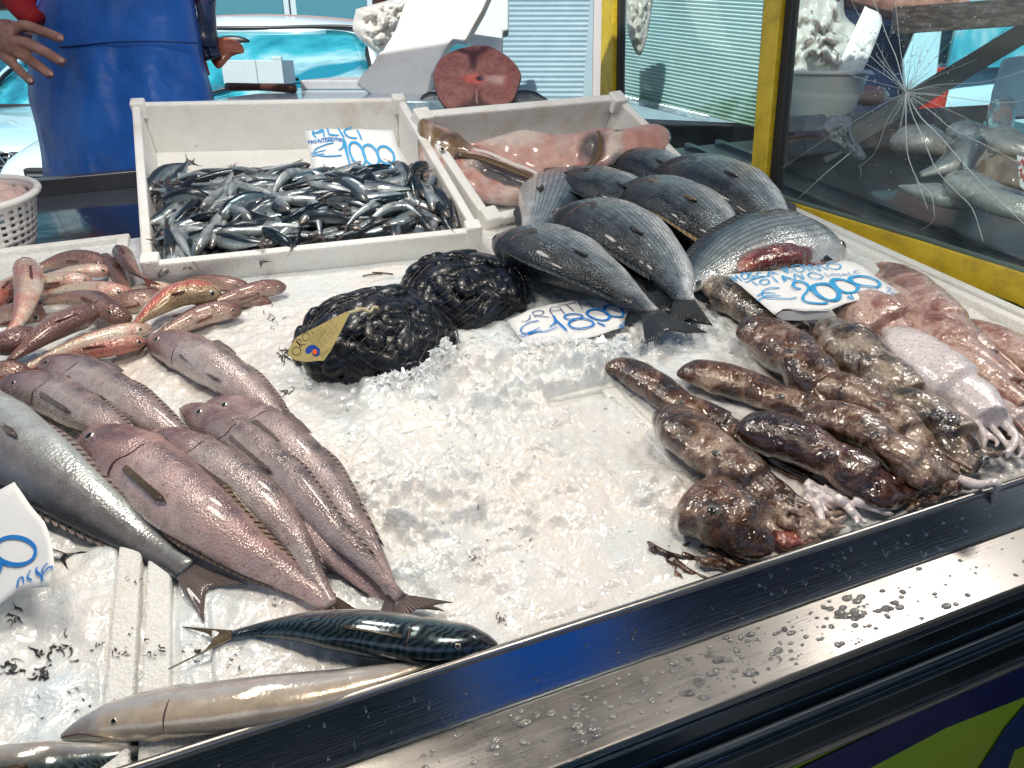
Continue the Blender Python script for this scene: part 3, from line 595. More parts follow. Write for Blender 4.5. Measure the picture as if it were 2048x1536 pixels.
mu('lower cream mullet of the pair, golden gill cover and dark eye', [(292, 682), (240, 690), (180, 700), (120, 715), (60, 738)], 23, M_mull_pale, seed=50, lift=.012, side=1, roll=.1)
mu('orange mullet at the left edge just above the hake head', [(58, 752), (20, 742), (-30, 745), (-80, 755)], 22, M_mull, seed=51, lift=.01, roll=.3)
mu('dim mullet lying lowest at the left edge of the pile', [(90, 640), (50, 630), (0, 640), (-50, 655)], 30, M_mull, seed=52, lift=-.004, roll=.3)
# ------------------------------------------------------------------ octopuses and squids
def octo_mat(name, dark, mid, pale, sc=14, lo=.42, hi=.6):
    m = Mat(name, rough=.16, coat=1.0, spec=.6); r = m.math('MULTIPLY', m.rnd(), 9); v = m.n('VectorMath', i0=m.co(), i1=m.n('CombineXYZ', X=r, Y=r))
    a = m.noise(sc, 5, .65, v, .6); b = m.noise(sc*7, 5, .8, v); c = m.noise(sc*2.4, 4, .6, v)
    k = m.ramp(m.math('ADD', a, m.math('MULTIPLY', m.math('SUBTRACT', b, .5), .3)), [(lo-.04, dark), (lo+.05, mid), (hi, pale), (hi+.12, tuple(min(1, q*1.15) for q in pale))])
    sp = m.ramp(m.noise(260, 2, .5, v), [(.55, 0), (.66, .55)]); k = m.mix(sp, k, tuple(q*.55 for q in mid))
    m.set('Base Color', k); m.bump(m.math('ADD', c, m.math('MULTIPLY', b, .25)), .0035)
    cb = m.n('Bump', Height=m.math('ADD', m.noise(24, 3, .5, v, 1.2), m.math('MULTIPLY', m.noise(70, 2, .5, v), .22)), Distance=.012, Strength=.8); m.set('Coat Normal', cb)
    m.set('Coat Roughness', .03); m.set('Subsurface Weight', .15); m.set('Subsurface Radius', (.01, .004, .003)); m.set('Subsurface Scale', .5)
    return m.m
M_oct = octo_mat('mottled_octopus', (.03, .012, .006), (.12, .05, .022), (.36, .26, .19), 16, .48, .64)
M_oct_wine = octo_mat('wine_octopus', (.022, .006, .005), (.085, .028, .018), (.34, .24, .18), 16, lo=.5, hi=.65)
M_oct_pale = octo_mat('pale_octopus', (.035, .016, .009), (.14, .07, .04), (.38, .29, .22), 18, lo=.46, hi=.6)
M_oct_grey = octo_mat('grey_octopus', (.025, .018, .014), (.12, .08, .05), (.33, .27, .2), 16, .46, .62)
M_squid = octo_mat('pink_squid', (.16, .05, .035), (.32, .16, .12), (.5, .35, .29), 14, .4, .55)
M_squid_w = octo_mat('white_squid', (.4, .26, .24), (.55, .45, .44), (.66, .6, .6), 9, .3, .42)
M_squid_r = octo_mat('red_squid', (.12, .02, .015), (.3, .08, .05), (.5, .3, .24), 12, .46, .6)
M_eye_socket = simple('octopus_eye_socket', (.11, .11, .09), .15, coat=1, var=.2, vs=60)
def cephalopod(label, pts, hw, mat, kind='octopus', seed=1, eye=True, lift=0.0, arms=8, arm_len=.42, fan=1.0, squid=False, group=None, vox=.0021, eside=-1, prf=None, efin=True, et=None, flat=.72, parts=None, ext=.22):
    rs = random.Random(seed)
    if arms: (xa_, ya_), (xb_, yb_) = pts[-2][:2], pts[-1][:2]; e_ = ext*math.dist(pts[0][:2], pts[-1][:2])/math.dist((xa_, ya_), (xb_, yb_)); pts = list(pts)+[(xb_+(xb_-xa_)*e_, yb_+(yb_-ya_)*e_)]
    px = np.array([p[:2] for p in pts], float)
    L = np.r_[0, np.cumsum(np.linalg.norm(np.diff(px, axis=0), axis=1))]; L /= L[-1]
    d = px[1]-px[0]; n = np.array([-d[1], d[0]])/np.linalg.norm(d); q0 = px[1]
    dep = ((MC @ P(*q0, .02))-CAM).dot(fw); R = hw*dep/F*1.27; c3 = []
    for (p, t) in zip(pts, L):
        l = p[2] if len(p) > 2 else 0; h = R*.8*(1 if t < .5 else max(.45, 1.4-t*.9))+lift+l; c3.append(P(p[0], p[1], h))
    for c in c3: c.y = max(c.y, B0+.012+R*.55)
    org = sum(c3, Vector())/len(c3); org.z = lift; c3 = [c-org for c in c3]
    root = thing(kind, label, kind, org, group)
    tp = .45 if squid else .5
    pr = prf or (prof([(0, .08), (.03, .45), (.09, .8), (.2, 1), (.34, .98), (.43, .9), (.49, .8), (.57, .88), (.66, .84), (.74, .75), (.84, .4), (.93, .3), (1, .18)]) if not squid else
          prof([(0, .05), (.04, .3), (.12, .62), (.25, .9), (.45, 1), (.58, .97), (.6, .7), (.68, .72), (.76, .6), (.9, .4), (1, .2)]))
    mb = MB(); cut = .9 if not squid else .86
    sp = crv(c3, 60); Z = Vector((0, 0, 1))
    def lump(t, th): return 1+.13*noise.noise(Vector((t*4.2+seed, cos(th)*.8, sin(th)*.8)))+.04*noise.noise(Vector((t*14+seed, cos(th)*2, sin(th)*2)))
    cut = (.7 if not squid else .8) if arms else 1.0; body_c = [Vector(q) for q in sp[:int(60*cut)]]
    v, f, uv, fr = sweep(body_c, lambda t: R*pr(t*cut)*(1-.5*max(0, t*cut-.62)/.38 if arms else 1), lambda t: R*flat*pr(t*cut), 24, 60, 0, Z, lambda t, th: lump(t*cut, th)); mb.add(v, f); fr = [(a_, b_, c_, d_, e_*cut) for a_, b_, c_, d_, e_ in fr]
    i0 = int(60*tp)
    for k in range(arms):
        s = (k-(arms-1)/2)/((arms-1)/2 or 1); C = [Vector(x) for x in sp]; T = (C[-1]-C[i0]).normalized(); S = Z.cross(T).normalized(); ap = []
        Lr = (C[-1]-C[i0]).length*(1+arm_len*rs.uniform(-.3, 1)); wig = rs.uniform(-1, 1); wp = rs.uniform(0, 6)
        m = 9
        for j in range(m):
            u = j/(m-1); ii = min(59, int(i0+(59-i0)*min(1, u*Lr/max(1e-6, (C[-1]-C[i0]).length)))); base = C[ii] if u*Lr <= (C[-1]-C[i0]).length else C[-1]+T*(u*Lr-(C[-1]-C[i0]).length)
            off = S*(s*R*(.62+u*.4*fan)+wig*R*.3*sin(u*6+wp)*u); z = max(R*.14, R*(.75*sqrt(max(.05, 1-.8*s*s))-.45*u)+R*.15*sin(u*7+wp+k)*u)
            q = base+off; q.z = z+(base.z*.4 if u < .6 else 0)*(1-u)+(0 if lift > -.001 else 0); qw = q+org; q.y += max(0, B0+.016+R*.15-qw.y); ap.append(q)
        r0 = R*(.33 if not squid else .22)*rs.uniform(.85, 1.15); mb.add(*tube(ap, lambda t: r0*(1.05-.8*t**1.3), 9, 30))
    if squid and efin:
        for sg in (1, -1):
            i1, i2 = 3, 27; bs = [Vector(sp[int(i1+(i2-i1)*k/6)]) for k in range(7)]; T = Vector(sp[20]-sp[5]).normalized(); S = Z.cross(T).normalized()*sg; v_, f_ = [], []
            for k, b in enumerate(bs):
                wv = R*1.5*sin(pi*(k/6)**.8)+.001
                for j in range(5): u = j/4; v_.append(b+S*(wv*u+R*.2)+Z*(-R*.25*u+.004*sin(k+j)))
            n_ = len(v_); vv = v_+[p-Z*.004 for p in v_]
            for k in range(6):
                for j in range(4): a = k*5+j; f_ += [(a, a+5, a+6, a+1), (n_+a, n_+a+1, n_+a+6, n_+a+5)]
            for k in range(6): f_ += [(k*5, n_+k*5, n_+k*5+5, k*5+5), (k*5+4, k*5+9, n_+k*5+9, n_+k*5+4)]
            for j in range(4): f_ += [(j, j+1, n_+j+1, n_+j), (30+j, n_+30+j, n_+31+j, 31+j)]
            mb.add(vv, f_)
    te = et or (.5 if not squid else .68); i = min(range(60), key=lambda k: abs(fr[k][4]-te)); C, T, S, W, tt = fr[i]; eR = R*.34
    ec = C+S*(eside*R*pr(te)*.62)+W*(R*flat*pr(te)*.55)
    if eye: mb.add(*ball(ec, (eR, eR*.9, eR*.8), 12, 8))
    o = mb.build('body', mat, root, True)
    mod(o, 'REMESH', mode='VOXEL', voxel_size=vox, use_smooth_shade=True); mod(o, 'SMOOTH', factor=.6, iterations=5)
    if eye:
        nrm = (S*eside*.55+W).normalized(); ev, ef, mi = eye_mesh(ec+nrm*eR*.42, nrm, eR*.58, .7)
        e = obj('eye', ev, ef, M_eye_socket, root); q = nrm.to_track_quat('Z', 'Y').to_matrix().to_4x4(); q.translation = ec+nrm*eR*.8
        pv, pf = ball((0, 0, 0), (eR*.3, eR*.2, eR*.1), 12, 6, q); obj('pupil', pv, pf, M_eye_b, e)
    return root
GO = 'octopuses heaped at the right'
oc = dict(group=GO)
cephalopod('small russet octopus farthest left in its row, round mantle tip on the foam edge', [(1206, 736), (1250, 738), (1300, 765), (1350, 800), (1410, 830), (1475, 858), (1520, 880)], 29, M_oct, seed=2, eside=-1, **oc)
cephalopod('brown octopus with a white spot behind the small russet one', [(1352, 748), (1410, 748), (1480, 768), (1540, 792), (1600, 815), (1655, 842), (1720, 870)], 33, M_oct, seed=3, lift=.002, **oc)
cephalopod('octopus with a grey round mantle above the lone one at the rim', [(1306, 828), (1350, 848), (1410, 895), (1465, 930), (1530, 972), (1590, 1015), (1640, 1058)], 45, M_oct_pale, seed=14, lift=.006, arm_len=.12, **oc)
cephalopod('wine dark octopus with a bright ringed eye in the middle of the front row', [(1468, 862), (1530, 866), (1600, 885), (1660, 915), (1725, 945), (1800, 985), (1870, 1010)], 43, M_oct_wine, seed=5, lift=.01, arm_len=.1, **oc)
cephalopod('fat octopus nearest the steel rim with its head folded down', [(1376, 985), (1410, 1005), (1460, 1035), (1500, 1075), (1535, 1105), (1560, 1122)], 70, M_oct, seed=6, lift=-.01, arms=0, arm_len=0, flat=.62, et=.5, prf=prof([(0, .2), (.08, .7), (.25, 1), (.5, .95), (.7, .8), (.9, .6), (1, .4)]), **oc)
cephalopod('dark brown octopus alone on the left behind, below the big price sign', [(1472, 668), (1520, 668), (1575, 700), (1625, 745), (1670, 785), (1720, 810)], 44, M_oct, seed=7, lift=.006, eside=-1, **oc)
cephalopod('dark backed octopus right behind the transparent squid, eye in the middle of its side', [(1622, 665), (1670, 672), (1725, 715), (1775, 755), (1830, 800), (1880, 840)], 45, M_oct_grey, seed=8, lift=.012, **oc)
cephalopod('slim pale octopus lying between the white spotted and the dark backed one', [(1618, 770), (1670, 772), (1740, 802), (1800, 845), (1850, 885), (1900, 925)], 34, M_oct_pale, seed=9, lift=.018, arm_len=.15, **oc)
cephalopod('pale cream octopus head with a glossy highlight, overlapping the wine dark one', [(1606, 848), (1660, 838), (1730, 862), (1800, 905), (1880, 945), (1960, 975)], 36, M_oct_pale, seed=19, lift=.022, arm_len=.1, **oc)
cephalopod('grey brown octopus nearest the right end of the steel rim', [(1772, 815), (1830, 812), (1890, 845), (1945, 885), (2000, 925), (2050, 955)], 36, M_oct_grey, seed=11, lift=.02, arm_len=.1, **oc)
cephalopod('grey octopus lying under the big price sign beside the pale bream tail', [(1402, 578), (1440, 580), (1500, 610), (1560, 650), (1610, 690), (1640, 710)], 38, M_oct_grey, seed=12, eye=False, **oc)
cephalopod('brown speckled octopus buried deepest in the heap', [(1560, 900), (1640, 880), (1720, 860), (1800, 870), (1880, 900)], 50, M_oct, seed=13, lift=-.018, eye=False, **oc)
GS = 'squids at the right end of the stall'
sq = dict(group=GS, squid=True, kind='squid')
cephalopod('plump pink squid just in front of the big price sign', [(1660, 610), (1700, 615), (1750, 640), (1790, 670), (1830, 700)], 52, M_squid, seed=22, lift=.004, eye=False, efin=False, arms=4, **sq)
cephalopod('transparent white squid with thick pale arms in the middle of the squids', [(1765, 655), (1800, 680), (1850, 725), (1895, 765), (1950, 800), (1995, 850), (2040, 905)], 45, M_squid_w, seed=23, lift=.02, eye=False, efin=False, arm_len=.1, **sq)
cephalopod('long pinkish squid with a wide end fin lying on the right foam wall', [(1752, 526), (1790, 545), (1840, 595), (1890, 645), (1950, 690), (2010, 740)], 32, M_squid, seed=24, lift=.03, eye=False, **sq)
cephalopod('reddish squid between the plump one and the finned one', [(1745, 560), (1790, 585), (1850, 640), (1920, 700), (2000, 760), (2070, 815)], 42, M_squid, seed=25, lift=.012, eye=False, efin=False, **sq)
cephalopod('narrow orange squid along the side of the transparent one', [(1840, 660), (1890, 690), (1950, 735), (2010, 780), (2080, 840)], 27, M_squid, seed=26, lift=.03, eye=False, efin=False, arms=4, **sq)
cephalopod('dim brownish squid by the right foam wall, partly out of the photo', [(1900, 640), (1960, 665), (2030, 700), (2110, 750), (2180, 800)], 34, M_squid, seed=27, lift=.018, eye=False, efin=False, **sq)
cephalopod('pale squid lowest at the right edge, arms out of the photo', [(1960, 800), (2010, 820), (2070, 860), (2130, 900)], 40, M_squid_w, seed=28, lift=.0, eye=False, efin=False, **sq)
cephalopod('small dark red squid lying on the pale sea bream', [(1478, 543), (1510, 525), (1550, 515), (1595, 512), (1612, 505)], 26, M_squid_r, seed=29, lift=.052, eye=False, efin=False, arms=3, arm_len=-.4, vox=.002, **sq)
def tentacles(label, c, n, sx, sy, r, mat, seed, lift=0, pale=0):
    rs = random.Random(seed); q0 = P(*c, 0); root = thing('tentacle', label, 'tentacles', q0, 'loose tentacles'); mb = MB()
    for k in range(n):
        x, y = c[0]+rs.uniform(-sx, sx), c[1]+rs.uniform(-sy, sy); ang = rs.gauss(.6, .25); pts = []; bend = rs.uniform(-.16, .16)
        z_ = r*rs.uniform(.8, 3.2)
        for j in range(9):
            p = P(x, y, lift+z_*(1-.07*j)+.0015*sin(j*2+k)); p.y = max(p.y, B0+.006+r); pts.append(p-q0); x += 12*cos(ang); y += 9*sin(ang); ang += bend
        mb.add(*tube(pts, lambda t: r*(1.1-.75*t), 9, 34))
    o = mb.build('arms', mat, root, True); mod(o, 'REMESH', mode='VOXEL', voxel_size=.0013, use_smooth_shade=True); mod(o, 'SMOOTH', factor=.6, iterations=3)
tentacles('brown loose tentacles half melted into the ice by the rim', (1385, 1110), 9, 40, 16, .0045, M_oct, 3, -.001)
tentacles('curled purplish tentacle scraps left of the white strip in the ice', (1300, 1100), 6, 20, 18, .004, M_oct, 4, -.001)
tentacles('pile of thick pale curled arms behind the steel rim, under the wine dark octopus', (1660, 985), 15, 50, 22, .0058, M_squid_w, 5, .004)
tentacles('beige arms beside the folded octopus at the steel rim', (1580, 1025), 12, 40, 26, .006, M_oct_pale, 6, .006)
tentacles('orange stub of arms next to the folded octopus', (1560, 1078), 5, 12, 8, .006, M_squid_r, 7, .004)
tentacles('pale suckered arms below the big price sign', (1600, 650), 9, 45, 14, .006, M_squid_w, 8, .01)
tentacles('tangled arms filling the gap between the white spotted and the wine dark octopus', (1560, 850), 9, 50, 14, .007, M_oct, 28, .004)
tentacles('pale arms in the gap beside the slim pale octopus', (1790, 900), 9, 50, 16, .007, M_oct_pale, 29, .006)
tentacles('grey arms behind the dark brown octopus under the price sign', (1640, 720), 8, 40, 16, .007, M_oct_grey, 30, .006)
tentacles('brown arms along the steel rim at the right', (1850, 960), 16, 80, 18, .006, M_oct, 18, .006)
p = [pl(x, y, (0, 1, 0), B0-.01) for x, y in ((1996, 940), (1993, 965), (1987, 995), (1983, 1018))]; p[0].y += .012; p[0].z = .026
root = thing('tentacle', 'single pink tentacle tip hanging down over the steel rim', 'tentacles', p[0], 'loose tentacles')
obj('arm', *tube([q-p[0] for q in [p[0]+Vector((-.01, .02, -.004))]+p], lambda t: .0062*(1.1-.8*t), 10, 24)[:2], M_squid_w, root)
# ------------------------------------------------------------------ mussels in nets
M_mus = Mat('mussel_shell', rough=.3, coat=.2, spec=.4); _n = M_mus.noise(30, 5, .7); _w = M_mus.noise(160, 4, .7)
_c = M_mus.ramp(_n, [(.4, (.002, .003, .005)), (.58, (.004, .007, .014)), (.7, (.008, .022, .05)), (.82, (.1, .07, .045))]); M_mus.set('Base Color', M_mus.mix(M_mus.ramp(_w, [(.64, 0), (.76, .35)]), _c, (.1, .08, .07)))
M_mus.bump(_w, .0009); M_mus.set('Roughness', M_mus.ramp(_w, [(.4, .12), (.65, .55)])); M_mus = M_mus.m
M_net = simple('net_thread', (.01, .012, .016), .3, coat=.4)
def mussel_bag(label, c, rx, ry, hz, seed, n=110):
    rs = random.Random(seed); q0 = P(*c, 0); dep = ((MC @ q0)-CAM).dot(fw); ax = rx*dep/F; az = hz
    ay = ax*.86; root = thing('mussel_net', label, 'mussel net', q0, 'netted bags of mussels'); mb = MB()
    def surf_pt(th, ph, k=1.0):
        w = 1+.1*noise.noise(Vector((cos(th)*1.4+seed, sin(th)*1.4, ph*1.5)))
        return Vector((ax*w*k*cos(th)*cos(ph), ay*w*k*sin(th)*cos(ph), az*.92*w*k*sin(ph)+az*.12))
    v_, f_ = ball((0, 0, az*.1), (ax*.92, ay*.92, az*.88), 28, 16); mb.add(v_, f_)
    for i in range(n):
        th = rs.uniform(0, 2*pi); ph = math.asin(rs.uniform(-.05, .98)); p = surf_pt(th, ph, .88); nn = Vector((p.x/ax**2, p.y/ay**2, p.z/az**2)).normalized()
        s = rs.uniform(.75, 1.15); q = (nn+Vector((rs.gauss(0, .13), rs.gauss(0, .13), rs.gauss(0, .13)))).to_track_quat('Z', 'Y').to_matrix().to_4x4() @ Matrix.Rotation(rs.uniform(0, 2*pi), 4, 'Z')
        v_, f_ = ball((0, 0, 0), (1, 1, 1), 12, 9)
        v2 = []
        for a in v_:
            t = (a[0]+1)/2; w = .62*(t**.55)*1.0+.12; v2.append(q @ Vector((a[0]*.034*s, a[1]*.023*s*w*1.35, a[2]*.014*s*(w+.25)))+p)
        mb.add(v2, f_)
    mb.build('mussels', M_mus, root, True)
    mb = MB()
    for i in range(26):
        for sg in (1, -1):
            pts = []; th0 = 2*pi*i/26
            for j in range(9):
                ph = -.05+1.55*j/8; th = th0+sg*ph*1.1; p = surf_pt(th, ph, 1.0+.006*rs.uniform(-1, 1)); p.z = max(p.z, .001); pts.append(p)
            mb.add(*tube(pts, .0006, 4, 22))
    mb.build('net', M_net, root, True); return root, q0, surf_pt
mussel_bag('black netted bag of mussels lying behind, beside the sea bream price sign', (924, 608), 138, 100, .078, 4)
rm, qm, _ = mussel_bag('black netted bag of mussels in front with a tan tag tied on', (752, 702), 160, 110, .085, 8, 125)
M_tag = simple('tan_card', (.42, .34, .13), .35, coat=.3, var=.15, vs=60); M_print = simple('black_print', (.02, .018, .012), .5); M_blue = simple('logo_blue', (.01, .05, .3), .4); M_orange = simple('logo_orange', (.75, .12, .01), .4)
# planar surfaces defined by three seen points: text and print are laid on them
class Plane:
    def __init__(s, a, b, c): s.o = a; s.n = (b-a).cross(c-a).normalized(); s.n = -s.n if s.n.dot(CAMC-a) < 0 else s.n
    def at(s, x, y, d=0.0):
        r = MCI.to_3x3() @ ray(x, y); return CAMC + r*((s.n.dot(s.o+s.n*d)-s.n.dot(CAMC))/s.n.dot(r))
CAMC = MCI @ CAM
def card(name, plane, poly, mat, root, off, bend=None, th=.0007, dd=0.0, sub=0):
    pts = [plane.at(x, y, dd)-off for x, y in poly]; mb = MB()
    if bend is None: mb.add(pts, [tuple(range(len(pts)))])
    else:
        c = sum(pts, Vector())/len(pts); K = 6; n = len(pts)
        dens = []
        for i in range(n):
            for s in range(4): dens.append(pts[i].lerp(pts[(i+1) % n], s/4))
        n = len(dens); vs_ = [c]; 
        for k in range(1, K+1): vs_ += [c.lerp(p, k/K) for p in dens]
        vs_ = [p+plane.n*bend(p+off) for p in vs_]; fs = [(0, 1+i, 1+(i+1) % n) for i in range(n)]
        for k in range(K-1):
            for i in range(n): a = 1+k*n; fs.append((a+i, a+n+i, a+n+(i+1) % n, a+(i+1) % n))
        mb.add(vs_, fs)
    o = mb.build(name, mat, root, bend is not None); mod(o, 'SOLIDIFY', thickness=th, offset=-1); return o
def ink(name, plane, strokes, w, mat, root, off, bend=None, d=.0026, org=(0, 0), sc=1.0):
    """strokes: lists of crop pixel points, org + p/sc gives photo pixels; ribbons of width w (metres)"""
    mb = MB()
    for st in strokes:
        ww = w
        if isinstance(st, tuple): ww, st = st
        px = [(org[0]+x/sc, org[1]+y/sc) for x, y in st]; pts = [plane.at(x, y, d)-off for x, y in px]; c = crv(pts, max(6, len(pts)*5)); v = []; f = []; m = len(c)
        for i in range(m):
            T = Vector(c[min(i+1, m-1)]-c[max(i-1, 0)]).normalized(); S = plane.n.cross(T); wi = ww*(.92+.12*sin(i/m*9+len(st)))/2; p = Vector(c[i])
            if bend: p += plane.n*bend(p+off)
            v += [p+S*wi, p-S*wi]
        for i in range(m-1): f.append((2*i, 2*i+1, 2*i+3, 2*i+2))
        mb.add(v, f)
    return mb.build(name, mat, root)
def ell(cx_, cy_, rx, ry, rot=0, n=14, a0=0, a1=2*pi):
    return [(cx_+rx*cos(a0+(a1-a0)*i/n)*cos(rot)-ry*sin(a0+(a1-a0)*i/n)*sin(rot), cy_+rx*cos(a0+(a1-a0)*i/n)*sin(rot)+ry*sin(a0+(a1-a0)*i/n)*cos(rot)) for i in range(n+1)]
pt = Plane(P(578, 712, .045), P(697, 628, .105), P(655, 722, .06)); offt = qm
sc_, og = 6.827, (560, 580)
def s_(pts): return [(og[0]+x/sc_, og[1]+y/sc_) for x, y in pts]
tg = card('paper_tag', pt, s_([(215, 960), (100, 885), (150, 760), (240, 640), (420, 545), (620, 445), (900, 300), (945, 320), (935, 360), (830, 570), (700, 820), (600, 965), (480, 970), (350, 985)]), M_tag, rm, offt, th=.0006, dd=.012)
kw = dict(d=.0128, org=og, sc=sc_)
ink('lettering', pt, [(.0012, ell(225, 835, 60, 52, -.6)), (.0012, [(270, 770), (250, 720), (215, 700)]), (.0012, [(215, 700), (300, 780)]), (.0012, [(215, 700), (262, 672), (290, 700), (262, 742)]), (.0012, [(262, 742), (345, 745)]), (.0012, ell(355, 640, 45, 55, .3)), (.0011, [(430, 560), (455, 600)])], .0012, M_print, tg, offt, **kw)
ln = []
for k in range(15):
    u = k/14; x0, y0 = 400+u*170, 690+u*240; x1, y1 = 560+u*200, 490+u*180
    if k > 5: x1 = 900-(14-k)*24; y1 = 345+(k-5)*32
    if k > 10: x1 = 640+(14-k)*20; y1 = 760+(k-10)*25
    m_ = 6
    for s in range(m_): a, b = s/m_+.02, (s+.75+.2*sin(k*3+s))/m_; ln.append([(x0+(x1-x0)*a, y0+(y1-y0)*a), (x0+(x1-x0)*b, y0+(y1-y0)*b)])
ink('small_print', pt, ln, .0006, M_print, tg, offt, **kw)
def blot(name, plane, pts, mat, root, off, d): 
    mb = MB(); mb.add([plane.at(x, y, d)-off for x, y in s_(pts)], [tuple(range(len(pts)))]); return mb.build(name, mat, root)
blot('logo', pt, [(345, 845), (350, 800), (400, 755), (455, 745), (500, 770), (540, 800), (545, 870), (520, 900), (470, 905), (430, 870), (440, 830), (400, 865), (360, 868)], M_blue, tg, offt, .013)
blot('logo_dot', pt, ell(475, 845, 34, 38, 0, 12)[:-1], M_orange, tg, offt, .0136)
obj('tie', *tube([pt.at(697, 626, .012)-qm, P(712, 622, .112)-qm, P(726, 618, .112)-qm, P(740, 624, .108)-qm, P(748, 614, .112)-qm, P(757, 617, .11)-qm], .0021, 6)[:2], simple('raffia', (.5, .44, .28), .5), rm)
# ------------------------------------------------------------------ price signs
def wav(f, a): return lambda p: a*noise.noise(Vector((p.x*f, p.y*f, p.z*f)))+a*.5*noise.noise(Vector((p.x*f*2.6, p.y*f*2.6, 3)))
def sc2(org, sc): return dict(org=org, sc=sc)
# orata
b = wav(14, .005); pl1 = Plane(P(1042, 625, .018), P(1225, 576, .03), P(1150, 680, .014)); q0 = P(1150, 640, 0)
r1 = thing('price_sign', 'white paper sign reading RATA 18,00 lying on the ice by the foremost bream tail', 'price sign', q0, 'handwritten price signs')
cs = card('paper', pl1, [(1015, 640), (1060, 622), (1130, 604), (1200, 588), (1225, 575), (1240, 592), (1262, 614), (1251, 632), (1248, 652), (1215, 668), (1190, 676), (1150, 684), (1110, 690), (1056, 702), (1040, 678)], M_paper, r1, q0, b)
k = sc2((1000, 560), 6.827)
ink('lettering', pl1, [[(410, 480), (400, 530), (350, 555), (290, 550)], [(440, 450), (490, 510)], [(440, 450), (530, 425), (600, 440), (560, 480), (480, 485), (670, 510)], [(730, 500), (680, 430), (720, 385), (800, 380), (830, 400), (880, 455)], [(700, 440), (850, 410)], [(790, 355), (1040, 295)], [(900, 325), (1005, 415)], [(1130, 380), (1080, 300), (1100, 260), (1180, 255), (1280, 350)], [(1100, 320), (1220, 295)]], .0016, M_ink2, cs, q0, b, **k)
ink('price', pl1, [(.0024, [(530, 550), (440, 560), (340, 600), (285, 660), (300, 710), (380, 720), (480, 690), (620, 690), (790, 645)]), (.002, [(255, 760), (360, 720), (540, 640)]), (.002, [(290, 785), (420, 720), (570, 675)]), (.0042, [(730, 495), (780, 560), (910, 695)]), (.003, [(735, 500), (750, 580), (680, 635)]),
    (.0036, ell(1005, 500, 125, 45, .02)), (.004, ell(1110, 610, 170, 68, 0)), (.0046, ell(1345, 465, 160, 75, .25)), (.0046, ell(1555, 415, 140, 78, .35)), (.0038, [(1325, 590), (1380, 610), (1430, 640)]), (.002, [(1635, 610), (1655, 660)]), (.002, [(1635, 610), (1665, 600), (1680, 640)]), (.002, [(1690, 570), (1700, 600)])], .003, M_ink, cs, q0, b, d=.003, **k)
ln = []
for j, (y0, x1) in enumerate(((800, 1150), (835, 1020), (870, 960), (905, 560))):
    rs = random.Random(j); x = 350+j*15
    while x < x1: w_ = rs.uniform(15, 60); ln.append([(x, y0-(x-400)*.13), (x+w_, y0-(x+w_-400)*.13)]); x += w_+rs.uniform(10, 40)
ink('small_print', pl1, ln, .0006, M_ink2, cs, q0, b, **k)
# moscardino
b2 = wav(12, .006); pl2 = Plane(P(1452, 548, .075), P(1698, 519, .085), P(1545, 637, .065)); q0 = P(1620, 590, 0)
r2 = thing('price_sign', 'white paper sign reading MOSCARDINO TOTANO 20,00 lying on the octopuses', 'price sign', q0, 'handwritten price signs')
cs = card('paper', pl2, [(1453, 549), (1500, 545), (1580, 537), (1640, 529), (1690, 519), (1710, 526), (1745, 548), (1800, 584), (1770, 595), (1735, 602), (1690, 606), (1655, 618), (1610, 623), (1565, 622), (1548, 632), (1515, 600)], M_paper, r2, q0, b2)
k = sc2((1440, 510), 5.389)
ink('lettering', pl2, [[(110, 225), (185, 275)], [(110, 225), (185, 240), (170, 210), (235, 268)], ell(270, 215, 38, 30, .2), [(350, 180), (310, 205), (375, 225), (350, 245), (310, 240)], [(450, 185), (400, 195), (410, 230), (475, 235)], [(510, 245), (540, 170), (630, 215)], [(520, 215), (590, 205)], [(655, 150), (735, 210)], [(655, 150), (720, 135), (730, 165), (690, 175), (790, 195)], [(770, 120), (830, 185)], [(770, 120), (850, 105), (910, 150), (880, 180), (830, 185)], [(900, 100), (975, 170)], [(1010, 165), (960, 95), (1090, 155), (1050, 90)] , [(1070, 90), (1175, 135)], ell(1235, 95, 75, 28, .1),
    [(270, 285), (400, 245), (500, 240), (560, 225)], [(350, 275), (405, 320)], ell(480, 292, 50, 26, .1), [(560, 250), (625, 305)], [(690, 300), (665, 235), (715, 300)], [(680, 270), (760, 262)], [(665, 235), (800, 290)], [(810, 285), (800, 220), (900, 275), (870, 210)], ell(1030, 220, 80, 36, .1)], .0024, M_ink3, cs, q0, b2, **k)
ink('small_lettering', pl2, [[(1130, 175), (1165, 222), (1200, 212)], ell(1225, 200, 22, 13), [(1300, 180), (1265, 195), (1290, 212), (1320, 200)], ell(1340, 192, 14, 10), [(1365, 182), (1375, 205)], [(1390, 165), (1410, 205), (1440, 198)], [(1500, 155), (1450, 165), (1470, 185), (1520, 185)], [(1620, 400), (1635, 440)], [(1620, 400), (1660, 395), (1670, 430)], [(1700, 375), (1680, 400), (1700, 425), (1730, 410)], [(1745, 390), (1775, 430)], [(1790, 350), (1820, 345), (1840, 365), (1800, 385), (1870, 395), (1850, 420), (1790, 425)]], .0014, M_ink, cs, q0, b2, **k)
